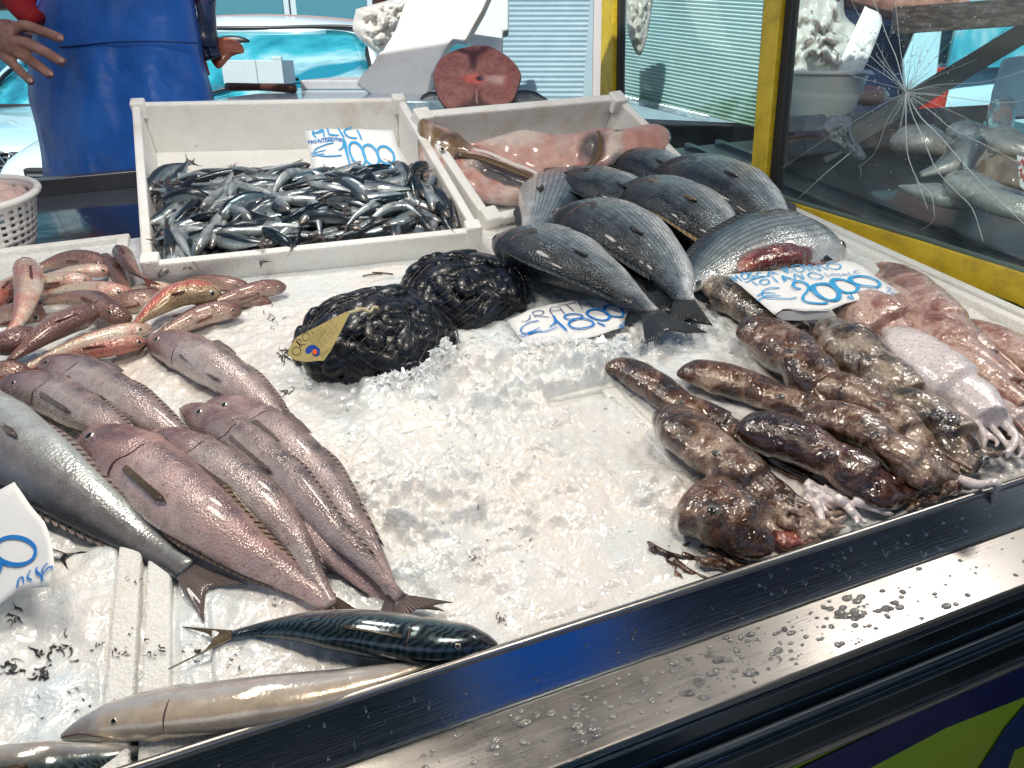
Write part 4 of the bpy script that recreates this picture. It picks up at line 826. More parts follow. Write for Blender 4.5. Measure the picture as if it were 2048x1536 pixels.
ink('price', pl2, [(.0026, [(640, 355), (540, 355), (465, 385), (455, 425), (500, 460), (620, 470), (740, 472), (830, 450)]), (.0026, [(395, 440), (470, 405), (600, 402)]), (.0026, [(400, 490), (500, 440), (655, 432)]), (.0046, [(870, 385), (800, 370), (785, 330), (830, 300), (900, 310), (950, 350), (940, 400), (900, 440), (900, 490), (960, 512), (1060, 510), (1170, 498)]),
    (.005, ell(1130, 400, 150, 68, .3)), (.0034, ell(1160, 400, 150, 70, .35)), (.005, ell(1340, 335, 150, 66, .3)), (.0034, ell(1360, 335, 140, 62, .3)), (.005, ell(1560, 285, 170, 62, .18)), (.003, ell(1575, 285, 160, 62, .22)), (.003, [(1375, 440), (1400, 470)]), (.003, [(1405, 430), (1435, 480)])], .004, M_ink3, cs, q0, b2, d=.003, **k)
pf = Plane(P(1545, 628, .064), P(1655, 618, .068), P(1590, 652, .045)); o = card('folded_edge', pf, [(1548, 630), (1565, 622), (1610, 622), (1655, 617), (1668, 632), (1640, 638), (1600, 641), (1565, 640)], M_paper, r2, q0, None)
# alici
b3 = wav(12, .004); dA = ((MC @ P(640, 335, .12))-CAM).dot(fw)
pl3 = Plane(DC(612, 262, dA+.05), DC(792, 258, dA+.04), DC(700, 345, dA+.0)); q0 = DC(700, 345, dA)
r3 = thing('price_sign', 'white paper sign reading ALICI 10,00 leaning in the anchovy box', 'price sign', q0, 'handwritten price signs')
cs = card('paper', pl3, [(609, 262), (660, 258), (700, 260), (786, 260), (796, 295), (806, 320), (811, 345), (790, 352), (740, 352), (690, 344), (625, 338), (618, 300)], M_paper, r3, q0, b3)
k = sc2((600, 240), 8.533)
ink('lettering', pl3, [[(270, 300), (215, 220), (240, 180)], [(215, 230), (370, 190)], [(300, 200), (380, 165), (410, 270)], [(470, 135), (500, 240), (660, 255)], [(650, 140), (690, 200), (750, 300)], [(900, 150), (780, 170), (765, 230), (850, 300), (975, 322)], [(975, 185), (1010, 240), (1055, 345)]], .0042, M_ink3, cs, q0, b3, **k)
ml = []; 
for i, (x, y) in enumerate(((150, 370), (240, 360), (310, 350), (380, 345), (430, 325), (490, 325), (550, 320), (600, 315), (650, 330), (700, 340))):
    g_ = [[[(0, 45), (0, -25)], [(0, 10), (50, -15), (50, 40)]], [ell(15, 10, 26, 24)], [[(0, 30), (0, -30), (45, 30), (50, -30)]], [[(-20, -35), (45, -45)], [(10, -40), (20, 30)]], [[(40, -30), (0, -20), (10, 35), (50, 28)], [(5, 5), (40, 0)]], [[(0, 35), (-5, -30), (35, -25), (25, 0), (0, 5), (50, 30)]], [ell(12, 5, 24, 26)], [[(40, -20), (0, -15), (35, 15), (5, 30)]], [[(40, -20), (0, -15), (35, 15), (5, 30)]], [ell(15, 0, 22, 24)]][i]
    ml += [[(x+p, y+q) for p, q in s] for s in g_]
ink('small_lettering', pl3, ml, .0022, M_ink, cs, q0, b3, **k)
ink('price', pl3, [(.003, [(575, 385), (440, 410), (290, 480), (245, 550), (330, 600), (500, 610), (710, 600)]), (.0025, [(185, 578), (440, 500)]), (.0025, [(205, 615), (410, 565)]), (.0056, [(735, 320), (770, 380), (790, 520), (850, 765)]), (.004, [(740, 380), (730, 470), (655, 512)]), (.0056, ell(980, 580, 210, 110, 1.12)), (.0056, ell(1210, 600, 185, 115, 1.05)), (.0056, ell(1460, 590, 165, 125, .9)), (.005, [(1165, 770), (1235, 835)]),
    (.002, [(1525, 820), (1530, 775), (1570, 820)]), (.002, [(1610, 780), (1590, 800), (1620, 815)]), (.002, [(1640, 770), (1660, 815)]), (.002, ell(1700, 790, 30, 22, .4))], .004, M_ink3, cs, q0, b3, d=.003, **k)
# left sign
b4 = wav(10, .006); pl4 = Plane(P(20, 965, .06), P(118, 1095, .05), P(10, 1200, .025)); q0 = P(20, 1100, 0)
r4 = thing('price_sign', 'paper price sign with a blue zero, cut off by the left edge', 'price sign', q0, 'handwritten price signs')
cs = card('paper', pl4, [(-160, 1060), (-60, 1015), (25, 962), (60, 1010), (90, 1045), (106, 1083), (113, 1110), (117, 1135), (103, 1176), (60, 1180), (40, 1183), (0, 1212), (-80, 1270)], M_paper, r4, q0, b4, dd=.001)
pfd = Plane(P(20, 965, .06), P(118, 1090, .05), P(110, 1100, .03)); 
ink('lettering', pl4, [(.004, ell(170, 885, 225, 150, .12)), (.003, ell(160, 890, 228, 158, .1)), (.0018, [(205, 1300), (225, 1200), (270, 1190), (285, 1250)]), (.0018, [(355, 1110), (325, 1190), (385, 1222)]), (.0024, [(430, 1080), (430, 1130), (490, 1180), (490, 1235)]), (.0018, [(555, 1040), (500, 1110), (510, 1160)]), (.0018, [(520, 1150), (570, 1090), (610, 1080), (600, 1110)]), (.004, [(-20, 1150), (20, 1080), (0, 1010)])], .003, M_ink, cs, q0, b4, d=.0035, **sc2((0, 940), 5.485))
# ------------------------------------------------------------------ anchovy box: tipped towards the customer
TFL, TFR = P(283, 533, .045), P(966, 462, .05); TBL, TBR = P(262, 203, .2), P(806, 193, .2)
def tipped_box(name, label, c, dep, w, notch=True):
    """c: outer top corners FL FR BL BR in counter coordinates"""
    FL, FR, BL, BR = c; n = (FR-FL).cross(BL-FL).normalized(); n = n if n.z > 0 else -n; q0 = (FL+FR+BL+BR)/4-n*dep; t = thing(name, label, 'foam box', q0, 'tipped foam boxes behind the ice')
    def ins(i, k):  # inner corner
        a, b_, d_ = {0: (FL, FR, BL), 1: (FR, FL, BR), 2: (BL, BR, FL), 3: (BR, BL, FR)}[i]; return a+(b_-a).normalized()*k+(d_-a).normalized()*k
    O = [FL, FR, BL, BR]; I = [ins(i, w) for i in range(4)]; Ob = [p-n*dep for p in [ins(i, .012) for i in range(4)]]; Ib = [p-n*(dep-.02) for p in [ins(i, w*1.2) for i in range(4)]]
    for a, b_ in ((0, 1), (2, 3), (0, 2), (1, 3)):
        mb = MB(); mb.hexa([p-q0 for p in (Ob[a], Ob[b_], Ib[a]-n*.02, Ib[b_]-n*.02, O[a], O[b_], I[a], I[b_])]) ; o = mb.build('box_wall', M_foam, t, bevel=.004)
    mb = MB(); mb.hexa([p-q0 for p in (Ob[0]+n*.001, Ob[1]+n*.001, Ob[2]+n*.001, Ob[3]+n*.001, Ib[0], Ib[1], Ib[2], Ib[3])]); mb.build('box_floor', M_foam, t)
    for i in range(4):
        c_ = (O[i]+ins(i, w*1.6))/2; mb = MB(); ax = (FR-FL).normalized(); ay = n.cross(ax); M = Matrix((( ax.x, ay.x, n.x, c_.x-q0.x), (ax.y, ay.y, n.y, c_.y-q0.y), (ax.z, ay.z, n.z, c_.z-q0.z), (0, 0, 0, 1)))
        mb.box(-w*.85, w*.85, -w*.85, w*.85, -.03, .009, M); mb.build('corner_block', M_foam, t, bevel=.004)
    return t, n, I, Ib
bt, bn, bI, bIb = tipped_box('foam_box', 'tipped white foam box full of anchovies', (TFL, TFR, TBL, TBR), .135, .018)
print('box', [tuple(round(x, 3) for x in q) for q in (TFL, TFR, TBL, TBR)], bn)
# anchovies: heap surface inside the box
hp = [P(318, 508, .045), P(925, 440, .05), P(318, 352, .1), P(838, 348, .11)]
def heap(u, v):
    p = (hp[0]*(1-u)+hp[1]*u)*(1-v)+(hp[2]*(1-u)+hp[3]*u)*v; p.z += .014*sin(pi*min(1, max(0, v)))*sin(pi*u)+.006*noise.noise(Vector((u*9, v*6, 2))); return p
mb = MB()
for i in range(60):
    for j in range(40): u, v_ = i/59, j/39; p = heap(u*1.04-.02, v_*1.04-.02); p.z -= .02+.003*noise.noise(Vector((u*60, v_*25, 1))); mb.v.append(p); mb.uv.append(((u*40+v_*13) % 1, .5+.5*noise.noise(Vector((u*90, v_*30, 4)))))
for i in range(59):
    for j in range(39): k_ = i*40+j; mb.f.append((k_, k_+40, k_+41, k_+1))
o = mb.build('anchovy_heap', M_anch, None, True, frame='C'); tag(o, 'dark silver mass of anchovies lower in the box, under the top ones', 'fish heap', kind='stuff')
hn = (hp[1]-hp[0]).cross(hp[2]-hp[0]).normalized()
protos = []
for k_ in range(7):
    rs = random.Random(40+k_); L_ = .06; bh_ = .0118; bend = (0, .009, -.01, .015, -.005, .021, -.015)[k_]; c = [(-L_, -bend*.6, 0), (-L_*.5, bend*.25, 0), (0, bend*.6, .002*(k_ % 3)), (L_*.5, bend*.2, 0), (L_*.95, -bend*.8, 0)]
    v, f, uv, fr = sweep([Vector(q) for q in c], lambda t: bh_*PR['slim'][0](t), lambda t: bh_*.7*PR['slim'][1](t), 12, 26, 0, disp=gill)
    bme = obj('body', v, f, M_anch_blue if k_ in (3,) else M_anch, None, uv=uv); C, T_, S, W, tt = fr[-1]
    fv, ff, fu = fin_mesh([C+S*.002, C, C-S*.002], [C+T_*.016+S*.009, C+T_*.007, C+T_*.016-S*.009], 4); tme = obj('tail_fin', fv, ff, M_fin_grey, None, uv=fu); mod(tme, 'SOLIDIFY', thickness=.0006)
    i = min(range(len(fr)), key=lambda q: abs(fr[q][4]-.1)); C, T_, S, W, tt = fr[i]; es = []
    ev, ef, mi = eye_mesh(C+W*.0042, W, .0026); e = obj('eye', ev, ef, [M_eye_w, M_eye_b], None); e.data.polygons.foreach_set('material_index', mi)
    protos.append((bme, tme, e))
rs = random.Random(12); n_an = 0
spots = []
for lay in range(3):
    N_ = (80, 100, 105)[lay]
    for i in range(N_):
        u = ((i*.6180339+lay*.37) % 1)*.98+.01; v_ = ((i+.5)/N_*1.02-.01)+rs.uniform(-.02, .02); spots.append((u, v_, lay))
for u, v_, lay in spots:
    k_ = rs.choice((0, 0, 1, 2, 4, 4, 6, 5, 3, 1)); p = heap(u, max(-.02, min(1.02, v_))); ang = rs.gauss(0, .45)+rs.choice((0, pi)) if rs.random() < .72 else rs.uniform(0, 2*pi)
    if u > .9 or u < .1: ang = rs.choice((pi/2, -pi/2))+rs.gauss(0, .3); u = min(.965, max(.035, u)); p = heap(u, max(.05, min(.95, v_)))
    Mz = Matrix.Rotation(ang, 4, 'Z'); tilt_ = hn.to_track_quat('Z', 'Y').to_matrix().to_4x4(); xa = (hp[1]-hp[0]).normalized(); ya = hn.cross(xa)
    Fm = Matrix(((xa.x, ya.x, hn.x, 0), (xa.y, ya.y, hn.y, 0), (xa.z, ya.z, hn.z, 0), (0, 0, 0, 1))); rl = Matrix.Rotation(rs.gauss(0, .7), 4, 'X') @ Matrix.Rotation(rs.gauss(0, .1), 4, 'Y')
    s = rs.uniform(1.05, 1.3); root = bpy.data.objects.new('anchovy', None); col.objects.link(root); root.empty_display_size = .02
    root.matrix_world = MC @ Matrix.Translation(p+hn*(lay*.0075-.010+rs.uniform(-.002, .003))) @ Fm @ Mz @ rl @ Matrix.Diagonal((s, s*rs.uniform(.85, 1.15), s, 1)); tag(root, 'small silver anchovy with a dark back, one of the many heaped in the foam box', 'anchovy', 'anchovies heaped in the foam box')
    for src in protos[k_]:
        c = src.copy(); col.objects.link(c); c.parent = root
for pr_ in protos:
    for o in pr_: bpy.data.objects.remove(o)
# ------------------------------------------------------------------ box with the split fish
q = (P(975, 446, .02), P(1400, 345, .03), P(824, 222, .19), P(1238, 186, .19))
print('box2', [tuple(round(x, 3) for x in k) for k in q])
tipped_box('foam_box', 'tipped foam box with a chipped rim holding the split pale fish', q, .12, .022)
def slab(name, poly, cen, dep, H, mat, root, off, colf, K=26, pw=2.4, seed=0, base=None, frame='C'):
    """lump whose outline is seen as poly; base(x,y)-> point on its resting surface"""
    n = 90; pc = crv([tuple(p) for p in poly]+[tuple(poly[0])], n+1)[:n]; v = []; vc = []; f = []; nz = Vector((0, 0, 1)) if base is None else base[1]
    bs = base[0] if base else (lambda x, y: P(x, y, dep))
    for k in range(K+1):
        s = 1-k/K
        for i in range(n):
            x, y = cen[0]+(pc[i][0]-cen[0])*s, cen[1]+(pc[i][1]-cen[1])*s; p = bs(x, y); h = H*(1-s**pw)**(1/2.2); c, dh = colf(x, y, s); nn = noise.noise(Vector((x*.03, y*.03, seed)))
            v.append(p+nz*(h*(1+.25*nn)+dh)-off); vc.append(c)
    for k in range(K):
        for i in range(n): a = k*n+i; b_ = k*n+(i+1) % n; f.append((a, b_, b_+n, a+n))
    f.append(tuple(range(n-1, -1, -1)))
    return obj(name, v, f, mat, root, vc=vc)
def vmat(name, rough=.3, coat=.5, bump=.001, bs=120, sss=.1):
    m = Mat(name, rough=rough, coat=coat); a = m.n('VertexColor', _p={'layer_name': 'col'}); n = m.noise(bs*.4, 5, .7); m.set('Base Color', m.mix(1.0, a, m.ramp(n, [(.3, .72), (.7, 1.)]), 'MULTIPLY')); m.bump(m.math('ADD', n, m.noise(bs*2)), bump); m.set('Subsurface Weight', sss); m.set('Subsurface Radius', (.01, .004, .003)); return m.m
M_flesh = vmat('wet_flesh', .25, .7)
def mixc(a, b, t): t = max(0, min(1, t)); return tuple(x*(1-t)+y*t for x, y in zip(a, b))
def blob(x, y, cx_, cy_, rx, ry, rot=0, soft=.35):
    dx, dy = x-cx_, y-cy_; a = (dx*cos(rot)+dy*sin(rot))/rx; b = (-dx*sin(rot)+dy*cos(rot))/ry; d = sqrt(a*a+b*b)+.18*noise.noise(Vector((x*.08, y*.08, 7))); return max(0, min(1, (1+soft-d)/(2*soft)))
def fN(x, y, s=.05): return noise.fractal(Vector((x*s, y*s, 3)), .6, 2, 4)
PK, PK2, WH, BR, DK, GR, RD = (.62, .34, .29), (.66, .42, .36), (.72, .62, .55), (.18, .11, .05), (.05, .03, .028), (.13, .13, .14), (.4, .07, .06)
def c_left(x, y, s):
    c = mixc(PK, WH, .5+.9*fN(x, y)); dh = 0
    c = mixc(c, RD, .5*blob(x, y, 880, 330, 30, 16)+.35*blob(x, y, 950, 365, 60, 14, .4)); b_ = max(blob(x, y, 868, 290, 55, 26, .5), blob(x, y, 900, 300, 36, 30), blob(x, y, 845, 260, 12, 30))
    c = mixc(c, BR, b_*.95); g_ = blob(x, y, 890, 292, 16, 10); c = mixc(c, mixc(BR, DK, .7), .7*g_); dh += .008*blob(x, y, 905, 300, 28, 22)
    g_ = blob(x, y, 1000, 362, 60, 13, .35); c = mixc(c, GR, g_); dh -= .012*g_; c = mixc(c, DK, .9*blob(x, y, 1055, 385, 20, 12, .3)); c = mixc(c, DK, blob(x, y, 910, 328, 20, 5, -.2)); c = mixc(c, WH, blob(x, y, 868, 318, 16, 12)*.9)
    return c, dh
def c_right(x, y, s):
    c = mixc(PK2, PK, .5+1.2*fN(x, y)); dh = 0
    c = mixc(c, WH, .8*blob(x, y, 1020, 280, 60, 25)+.3*blob(x, y, 1120, 290, 20, 30)); g_ = blob(x, y, 1180, 300, 22, 34, .6); c = mixc(c, GR, g_*.9); dh -= .01*g_; c = mixc(c, WH, blob(x, y, 1222, 300, 16, 40, .15)); c = mixc(c, GR, .8*blob(x, y, 1228, 330, 14, 16)); c = mixc(c, DK, blob(x, y, 1232, 268, 9, 5))
    c = mixc(c, RD, .9*blob(x, y, 1145, 352, 30, 9, -.4)); c = mixc(c, (.55, .24, .2), .8*blob(x, y, 1280, 295, 45, 24))
    return c, dh
fr3 = Plane(P(860, 390, .045), P(1300, 330, .05), P(1100, 265, .13))
q0 = fr3.at(960, 330); base = (lambda x, y: fr3.at(x, y), fr3.n)
rL = thing('split_fish', 'split fish half with a brown spotted head and pink flesh in the chipped foam box', 'fish', q0, 'split fish in the chipped foam box')
slab('flesh', [(835, 235), (862, 248), (900, 262), (925, 285), (960, 305), (1000, 315), (1050, 335), (1090, 365), (1100, 385), (1080, 410), (1040, 412), (985, 408), (940, 398), (905, 380), (870, 358), (843, 352), (836, 300)], (940, 335), 0, .03, M_flesh, rL, q0, c_left, base=base, seed=1)
def edge_strip(nm, pts, w, mt, root, off, h): 
    c = [fr3.at(x, y, h)-off for x, y in pts]; v, f, uv, _ = sweep(c, lambda t: w*(.6+.4*sin(pi*t)), lambda t: w*.3, 10, 30, 0, fr3.n); obj(nm, v, f, mt, root, uv=uv)
M_skin = simple('brown_fish_skin', (.12, .075, .04), .25, coat=.7, var=.4, vs=60, bump=.001)
edge_strip('skin_edge', [(918, 310), (950, 313), (990, 325), (1040, 345), (1075, 362), (1098, 385)], .008, M_skin, rL, q0, .032)
edge_strip('rib_edge', [(930, 296), (975, 305), (1020, 325), (1070, 345), (1112, 375)], .005, simple('white_membrane', (.7, .64, .6), .25, coat=.6), rL, q0, .026)
ev, ef, mi = eye_mesh(fr3.at(884, 300, .036)-q0, fr3.n, .006); e = obj('eye', ev, ef, [M_eye_w, M_eye_b], rL); e.data.polygons.foreach_set('material_index', mi)
q0 = fr3.at(1160, 300)
rR = thing('split_fish', 'split pink fish half with its blunt end lying over the right box rim', 'fish', q0, 'split fish in the chipped foam box')
slab('flesh', [(930, 292), (980, 278), (1040, 262), (1090, 270), (1150, 268), (1200, 258), (1250, 262), (1300, 250), (1335, 258), (1342, 285), (1325, 305), (1290, 312), (1240, 330), (1180, 350), (1130, 368), (1090, 372), (1040, 345), (985, 318)], (1130, 310), 0, .028, M_flesh, rR, q0, c_right, base=base, seed=5)
edge_strip('skin_edge', [(1196, 262), (1202, 290), (1195, 315), (1178, 332), (1160, 345)], .007, M_skin, rR, q0, .03)
# ------------------------------------------------------------------ tuna slice standing on the rim
dT = 1.82; pT = Plane(DC(865, 165, dT), DC(1040, 165, dT-.03), DC(950, 235, dT-.04)); q0 = pT.at(952, 238)
def c_tuna(x, y, s):
    dx, dy = x-953, y-165; r = sqrt((dx/88)**2+(dy/73)**2); q_ = (abs(dx)-40)/40; d2 = sqrt(((abs(dx)-44)/44)**2+((abs(dy)-36)/36)**2)
    c = mixc((.24, .07, .065), (.3, .11, .095), .5+.5*sin(d2*22+2*fN(x, y, .03))); c = mixc(c, (.36, .15, .13), .3+fN(x, y))
    c = mixc(c, (.42, .2, .17), .8*max(0, (s-.93)/.07)); 
    for cx_, cy_, rx, ry, ro in ((930, 108, 24, 6, .35), (962, 108, 22, 7, -.5), (948, 120, 9, 22, 0), (948, 132, 5, 12, 0), (935, 218, 26, 8, -.35), (966, 217, 24, 10, .45), (955, 205, 8, 18, 0)): c = mixc(c, (.06, .012, .018), .95*blob(x, y, cx_, cy_, rx, ry, ro, .5))
    c = mixc(c, (.24, .05, .05), .6*max(0, 1-abs(dy+2)/5)*(abs(dx) < 78)); c = mixc(c, (.62, .35, .3), .7*max(0, 1-abs(dx-2)/3)*(20 < dy < 48)); c = mixc(c, (.6, .12, .1), blob(x, y, 950, 164, 20, 9, .1)); c = mixc(c, (.01, .01, .02), blob(x, y, 962, 163, 9, 5)); c = mixc(c, (.62, .4, .36), .7*blob(x, y, 1000, 165, 30, 8, .1)); c = mixc(c, (.3, .06, .06), .8*blob(x, y, 1018, 170, 10, 12))
    return c, 0
rt_ = thing('tuna_slice', 'thick round slice of tuna standing on the chipped foam box rim', 'tuna slice', q0)
tp_ = [(953+88*cos(a)*(1+.04*cos(3*a+1)), 165+73*sin(a)*(1+.02*cos(5*a))-(8 if abs(a-0.1) < .2 else 0)) for a in [2*pi*i/26 for i in range(26)]]
slab('flesh', tp_, (953, 165), 0, .012, vmat('tuna_flesh', .45, .12), rt_, q0, c_tuna, K=50, pw=9, base=(lambda x, y: pT.at(x, y), pT.n), seed=9)
v, f = [], []; pc = crv(tp_+[tp_[0]], 61)[:60]
for d_, k in ((.001, 1), (-.02, 1.0), (-.035, .97), (-.045, .9)):
    for x, y in pc: v.append(pT.at(953+(x-953)*k, 165+(y-165)*k, d_)-q0)
for k in range(3):
    for i in range(60): a = k*60+i; b_ = k*60+(i+1) % 60; f.append((a, b_, b_+60, a+60))
f.append(tuple(180+i for i in range(60))); obj('skin', v, f, simple('tuna_skin', (.05, .05, .06), .25, coat=.6, var=.3), rt_)
# dark fish tails lying behind the tuna slice
for nm, pts, d_ in (('dark fish lying behind the left side of the tuna slice', [(838, 205), (870, 200), (905, 205), (935, 215)], 1.99), ('dark fish lying behind the right side of the tuna slice', [(1020, 200), (1050, 197), (1085, 202), (1100, 205)], 1.99)):
    c = [DC(x, y, d_) for x, y in pts]; o_ = c[0]; v, f, uv, _ = sweep([p-o_ for p in c], lambda t: .024*PR['slim'][0](t), lambda t: .014, 12, 20, 1.2); r_ = thing('dark_fish', nm, 'fish', o_, 'dark fish behind the tuna'); obj('body', v, f, M_bream, r_, uv=uv)
# ------------------------------------------------------------------ glass screen on the right of the stall
UPC = MCI.to_3x3() @ Vector((0, 0, 1))
gA, gB = Vector((.88, .55, .0)), Vector((.88, -.3, .0)); PG = Plane(gA, gB, gA+UPC)
def prism(name, plane, poly, d0, d1, mat, root, off, bevel=.002):
    n = len(poly); v = [plane.at(x, y, 0)+plane.n*d0-off for x, y in poly]+[plane.at(x, y, 0)+plane.n*d1-off for x, y in poly]
    mb = MB(); mb.add(v, [tuple(range(n)), tuple(range(2*n-1, n-1, -1))]+[(i, i+n, (i+1) % n+n, (i+1) % n) for i in range(n)]); return mb.build(name, mat, root, bevel=bevel)
q0 = gA.copy(); gs = thing('glass_screen', 'yellow framed glass screen with a starburst crack beside the stall', 'glass screen', q0)
prism('post', PG, [(1557, -140), (1592, -140), (1541, 420), (1512, 420)], -.02, .025, M_yellow, gs, q0)
prism('post', PG, [(1219, -80), (1241, -80), (1236, 300), (1211, 300)], -.02, .025, M_yellow, gs, q0)
prism('gasket', PG, [(1593, -140), (1607, -140), (1560, 405), (1542, 405)], -.008, .012, M_black, gs, q0)
prism('gasket', PG, [(1242, -80), (1249, -80), (1244, 300), (1237, 300)], -.008, .012, M_black, gs, q0)
prism('post_back', PG, [(1540, -140), (1556, -140), (1511, 415), (1500, 415)], -.03, .005, simple('blue_grey_metal', (.1, .12, .16), .4, var=.2), gs, q0)
prism('bottom_rail', PG, [(1545, 392), (1600, 405), (1853, 480), (2048, 540), (2140, 572), (2140, 652), (2048, 605), (1853, 534), (1698, 482), (1600, 447), (1545, 425)], -.015, .02, M_yellow, gs, q0)
prism('rail_cap', PG, [(1560, 391), (1853, 477), (2140, 569), (2140, 573), (1853, 481), (1560, 395)], -.01, .014, simple('green_sealant', (.06, .09, .07), .4), gs, q0, 0)
prism('lower_plate', PG, [(1560, 440), (1700, 486), (1853, 540), (2048, 612), (2140, 658), (2140, 800), (2048, 740), (1560, 470)], -.012, .0, simple('dark_plate', (.015, .02, .025), .3, coat=.3), gs, q0, 0)
def glass_mat(name, tint, milk):
    m = bpy.data.materials.new(name); m.use_nodes = True; t = m.node_tree; t.nodes.clear(); n = lambda k: t.nodes.new('ShaderNode'+k)
    out = n('OutputMaterial'); tr = n('BsdfTransparent'); tr.inputs[0].default_value = (*tint, 1); gl = n('BsdfGlossy'); gl.inputs['Roughness'].default_value = .03
    df = n('BsdfDiffuse'); df.inputs[0].default_value = (.6, .68, .68, 1); lw = n('LayerWeight'); lw.inputs[0].default_value = .5; pw_ = n('Math'); pw_.operation = 'POWER'; pw_.inputs[1].default_value = 4.5; fr_ = n('Math'); fr_.operation = 'MULTIPLY_ADD'; fr_.inputs[1].default_value = .8; fr_.inputs[2].default_value = .035; t.links.new(lw.outputs['Facing'], pw_.inputs[0]); t.links.new(pw_.outputs[0], fr_.inputs[0]); m1 = n('MixShader'); m2 = n('MixShader'); tc = n('TexCoord'); nz = n('TexNoise'); nz.inputs['Scale'].default_value = 9; nz.inputs['Detail'].default_value = 7; nz.inputs['Roughness'].default_value = .75
    rp = n('ValToRGB'); rp.color_ramp.elements[0].position = .4; rp.color_ramp.elements[0].color = (milk*.5,)*3+(1,); rp.color_ramp.elements[1].position = .8; rp.color_ramp.elements[1].color = (milk*3,)*3+(1,)
    L = t.links.new; L(tc.outputs['Object'], nz.inputs['Vector']); L(nz.outputs[0], rp.inputs[0]); L(rp.outputs[0], m1.inputs[0]); L(tr.outputs[0], m1.inputs[1]); L(df.outputs[0], m1.inputs[2]); L(fr_.outputs[0], m2.inputs[0]); L(m1.outputs[0], m2.inputs[1]); L(gl.outputs[0], m2.inputs[2]); L(m2.outputs[0], out.inputs[0]); return m
M_glass = glass_mat('dirty_glass', (.88, .95, .95), .018)
prism('glass_pane', PG, [(1602, -140), (2200, -140), (2200, 592), (1853, 479), (1560, 394), (1553, 394)], 0, .004, M_glass, gs, q0, 0)
prism('glass_pane', PG, [(1246, -80), (1541, -80), (1503, 395), (1242, 300)], 0, .004, M_glass, gs, q0, 0)
cr = [(3, [(1000, 590), (965, 490), (930, 370), (880, 230), (830, 100), (790, 0)]), (2.4, [(1000, 590), (985, 450), (970, 330), (950, 190), (930, 0)]), (1.3, [(1000, 590), (900, 430), (800, 260), (690, 90), (650, 0)]), (1.3, [(1000, 590), (900, 470), (700, 300), (480, 140), (450, 100), (430, 40)]),
      (1.6, [(1000, 590), (930, 500), (860, 420), (800, 350)]), (1, [(690, 95), (640, 30), (610, 0)]), (1.2, [(1000, 590), (860, 480), (720, 400), (570, 350), (400, 300), (290, 270)]), (1, [(570, 350), (450, 240), (400, 300)]), (.8, [(470, 320), (465, 455)]), (1.2, [(570, 350), (600, 420), (640, 470), (720, 500), (990, 585)]),
      (1.1, [(1000, 590), (1025, 360), (1060, 180)]), (1.1, [(1000, 590), (1080, 370), (1130, 250)]), (1.1, [(1000, 590), (1100, 400), (1230, 190)]), (1.1, [(1000, 590), (1180, 370), (1370, 180)]), (1.1, [(1000, 590), (1200, 470), (1450, 330), (1700, 150)]), (1, [(1000, 590), (1180, 490), (1450, 370)]),
      (1.3, [(1000, 590), (1200, 560), (1500, 520), (1754, 450), (1800, 440)]), (1.6, [(1000, 590), (1200, 612), (1580, 658), (1754, 660), (1800, 620)]), (1.2, [(1000, 590), (1200, 670), (1400, 750)]), (2, [(1000, 590), (1180, 740), (1290, 820), (1600, 990), (1850, 1140)]), (2.2, [(1000, 590), (1090, 730), (1200, 860), (1400, 1090), (1620, 1300), (1850, 1520)]),
      (2.6, [(1000, 590), (1050, 740), (1110, 880), (1200, 1080), (1340, 1240), (1420, 1340), (1500, 1536)]), (2.6, [(1000, 590), (1000, 750), (1010, 960), (1040, 1080), (1070, 1160), (1145, 1330)]), (2.2, [(1070, 1160), (1155, 1250), (1190, 1380)]), (1.2, [(1000, 590), (960, 780), (920, 930)]), (1.1, [(1000, 590), (890, 750), (800, 960), (700, 1060)]),
      (1.1, [(1000, 590), (830, 760), (560, 950)]), (1.3, [(1000, 590), (800, 700), (500, 880), (170, 1100)]), (1.1, [(1000, 590), (760, 650), (600, 740)]), (3.4, [(640, 980), (480, 1110), (310, 1260)]), (1.2, [(1000, 590), (1020, 560), (1060, 480), (1100, 300)])]
rs = random.Random(6)
for k in range(70):
    a = rs.uniform(0, 2*pi); r = rs.choice((60, 90, 130, 190, 260))*rs.uniform(.6, 1.2); cr.append((rs.uniform(.5, 1.2), [(1000, 590), (1000+r*.5*cos(a), 590+r*.5*sin(a)), (1000+r*cos(a+.06), 590+r*sin(a+.06))]))
for r in (28, 55): cr.append((1.2, ell(1000, 590, r, r*1.1, 0, 9)))
M_crack = Mat('crack_edge', (.75, .85, .86), .15, coat=.5); M_crack.set('Transmission Weight', .3); M_crack = M_crack.m
mbd = MB(); rs = random.Random(16)
for w, st in list(cr[:34]):
    if len(st) > 2 and rs.random() < .8:
        i = rs.randrange(1, len(st)); x, y = st[i]; a = atan2(y-590, x-1000)+rs.choice((-1, 1))*rs.uniform(.3, .9); L_ = rs.uniform(50, 160); cr.append((rs.uniform(.6, 1), [(x, y), (x+L_*.5*cos(a), y+L_*.5*sin(a)+rs.gauss(0, 6)), (x+L_*cos(a+.2), y+L_*sin(a+.2))]))
mb = MB()
for w, st in cr:
    pts = [PG.at(1500+x/3.2, y/3.2, .004)-q0 for x, y in st]; dd = [Vector((0, rs.gauss(0, .0015), rs.gauss(0, .0015))) for _ in pts]; r = w*.00042*rs.uniform(.75, 1.15); (mbd if w < 1.15 and rs.random() < .6 else mb).add(*tube([p+d*(i > 0) for i, (p, d) in enumerate(zip(pts, dd))], lambda t: r*(1.1-.5*t), 4, len(pts)*5))
mb.build('crack', M_crack, gs); mbd.build('crack', simple('dark_crack', (.02, .05, .06), .2, coat=.5), gs)['kind'] = 'stuff'
mb = MB()
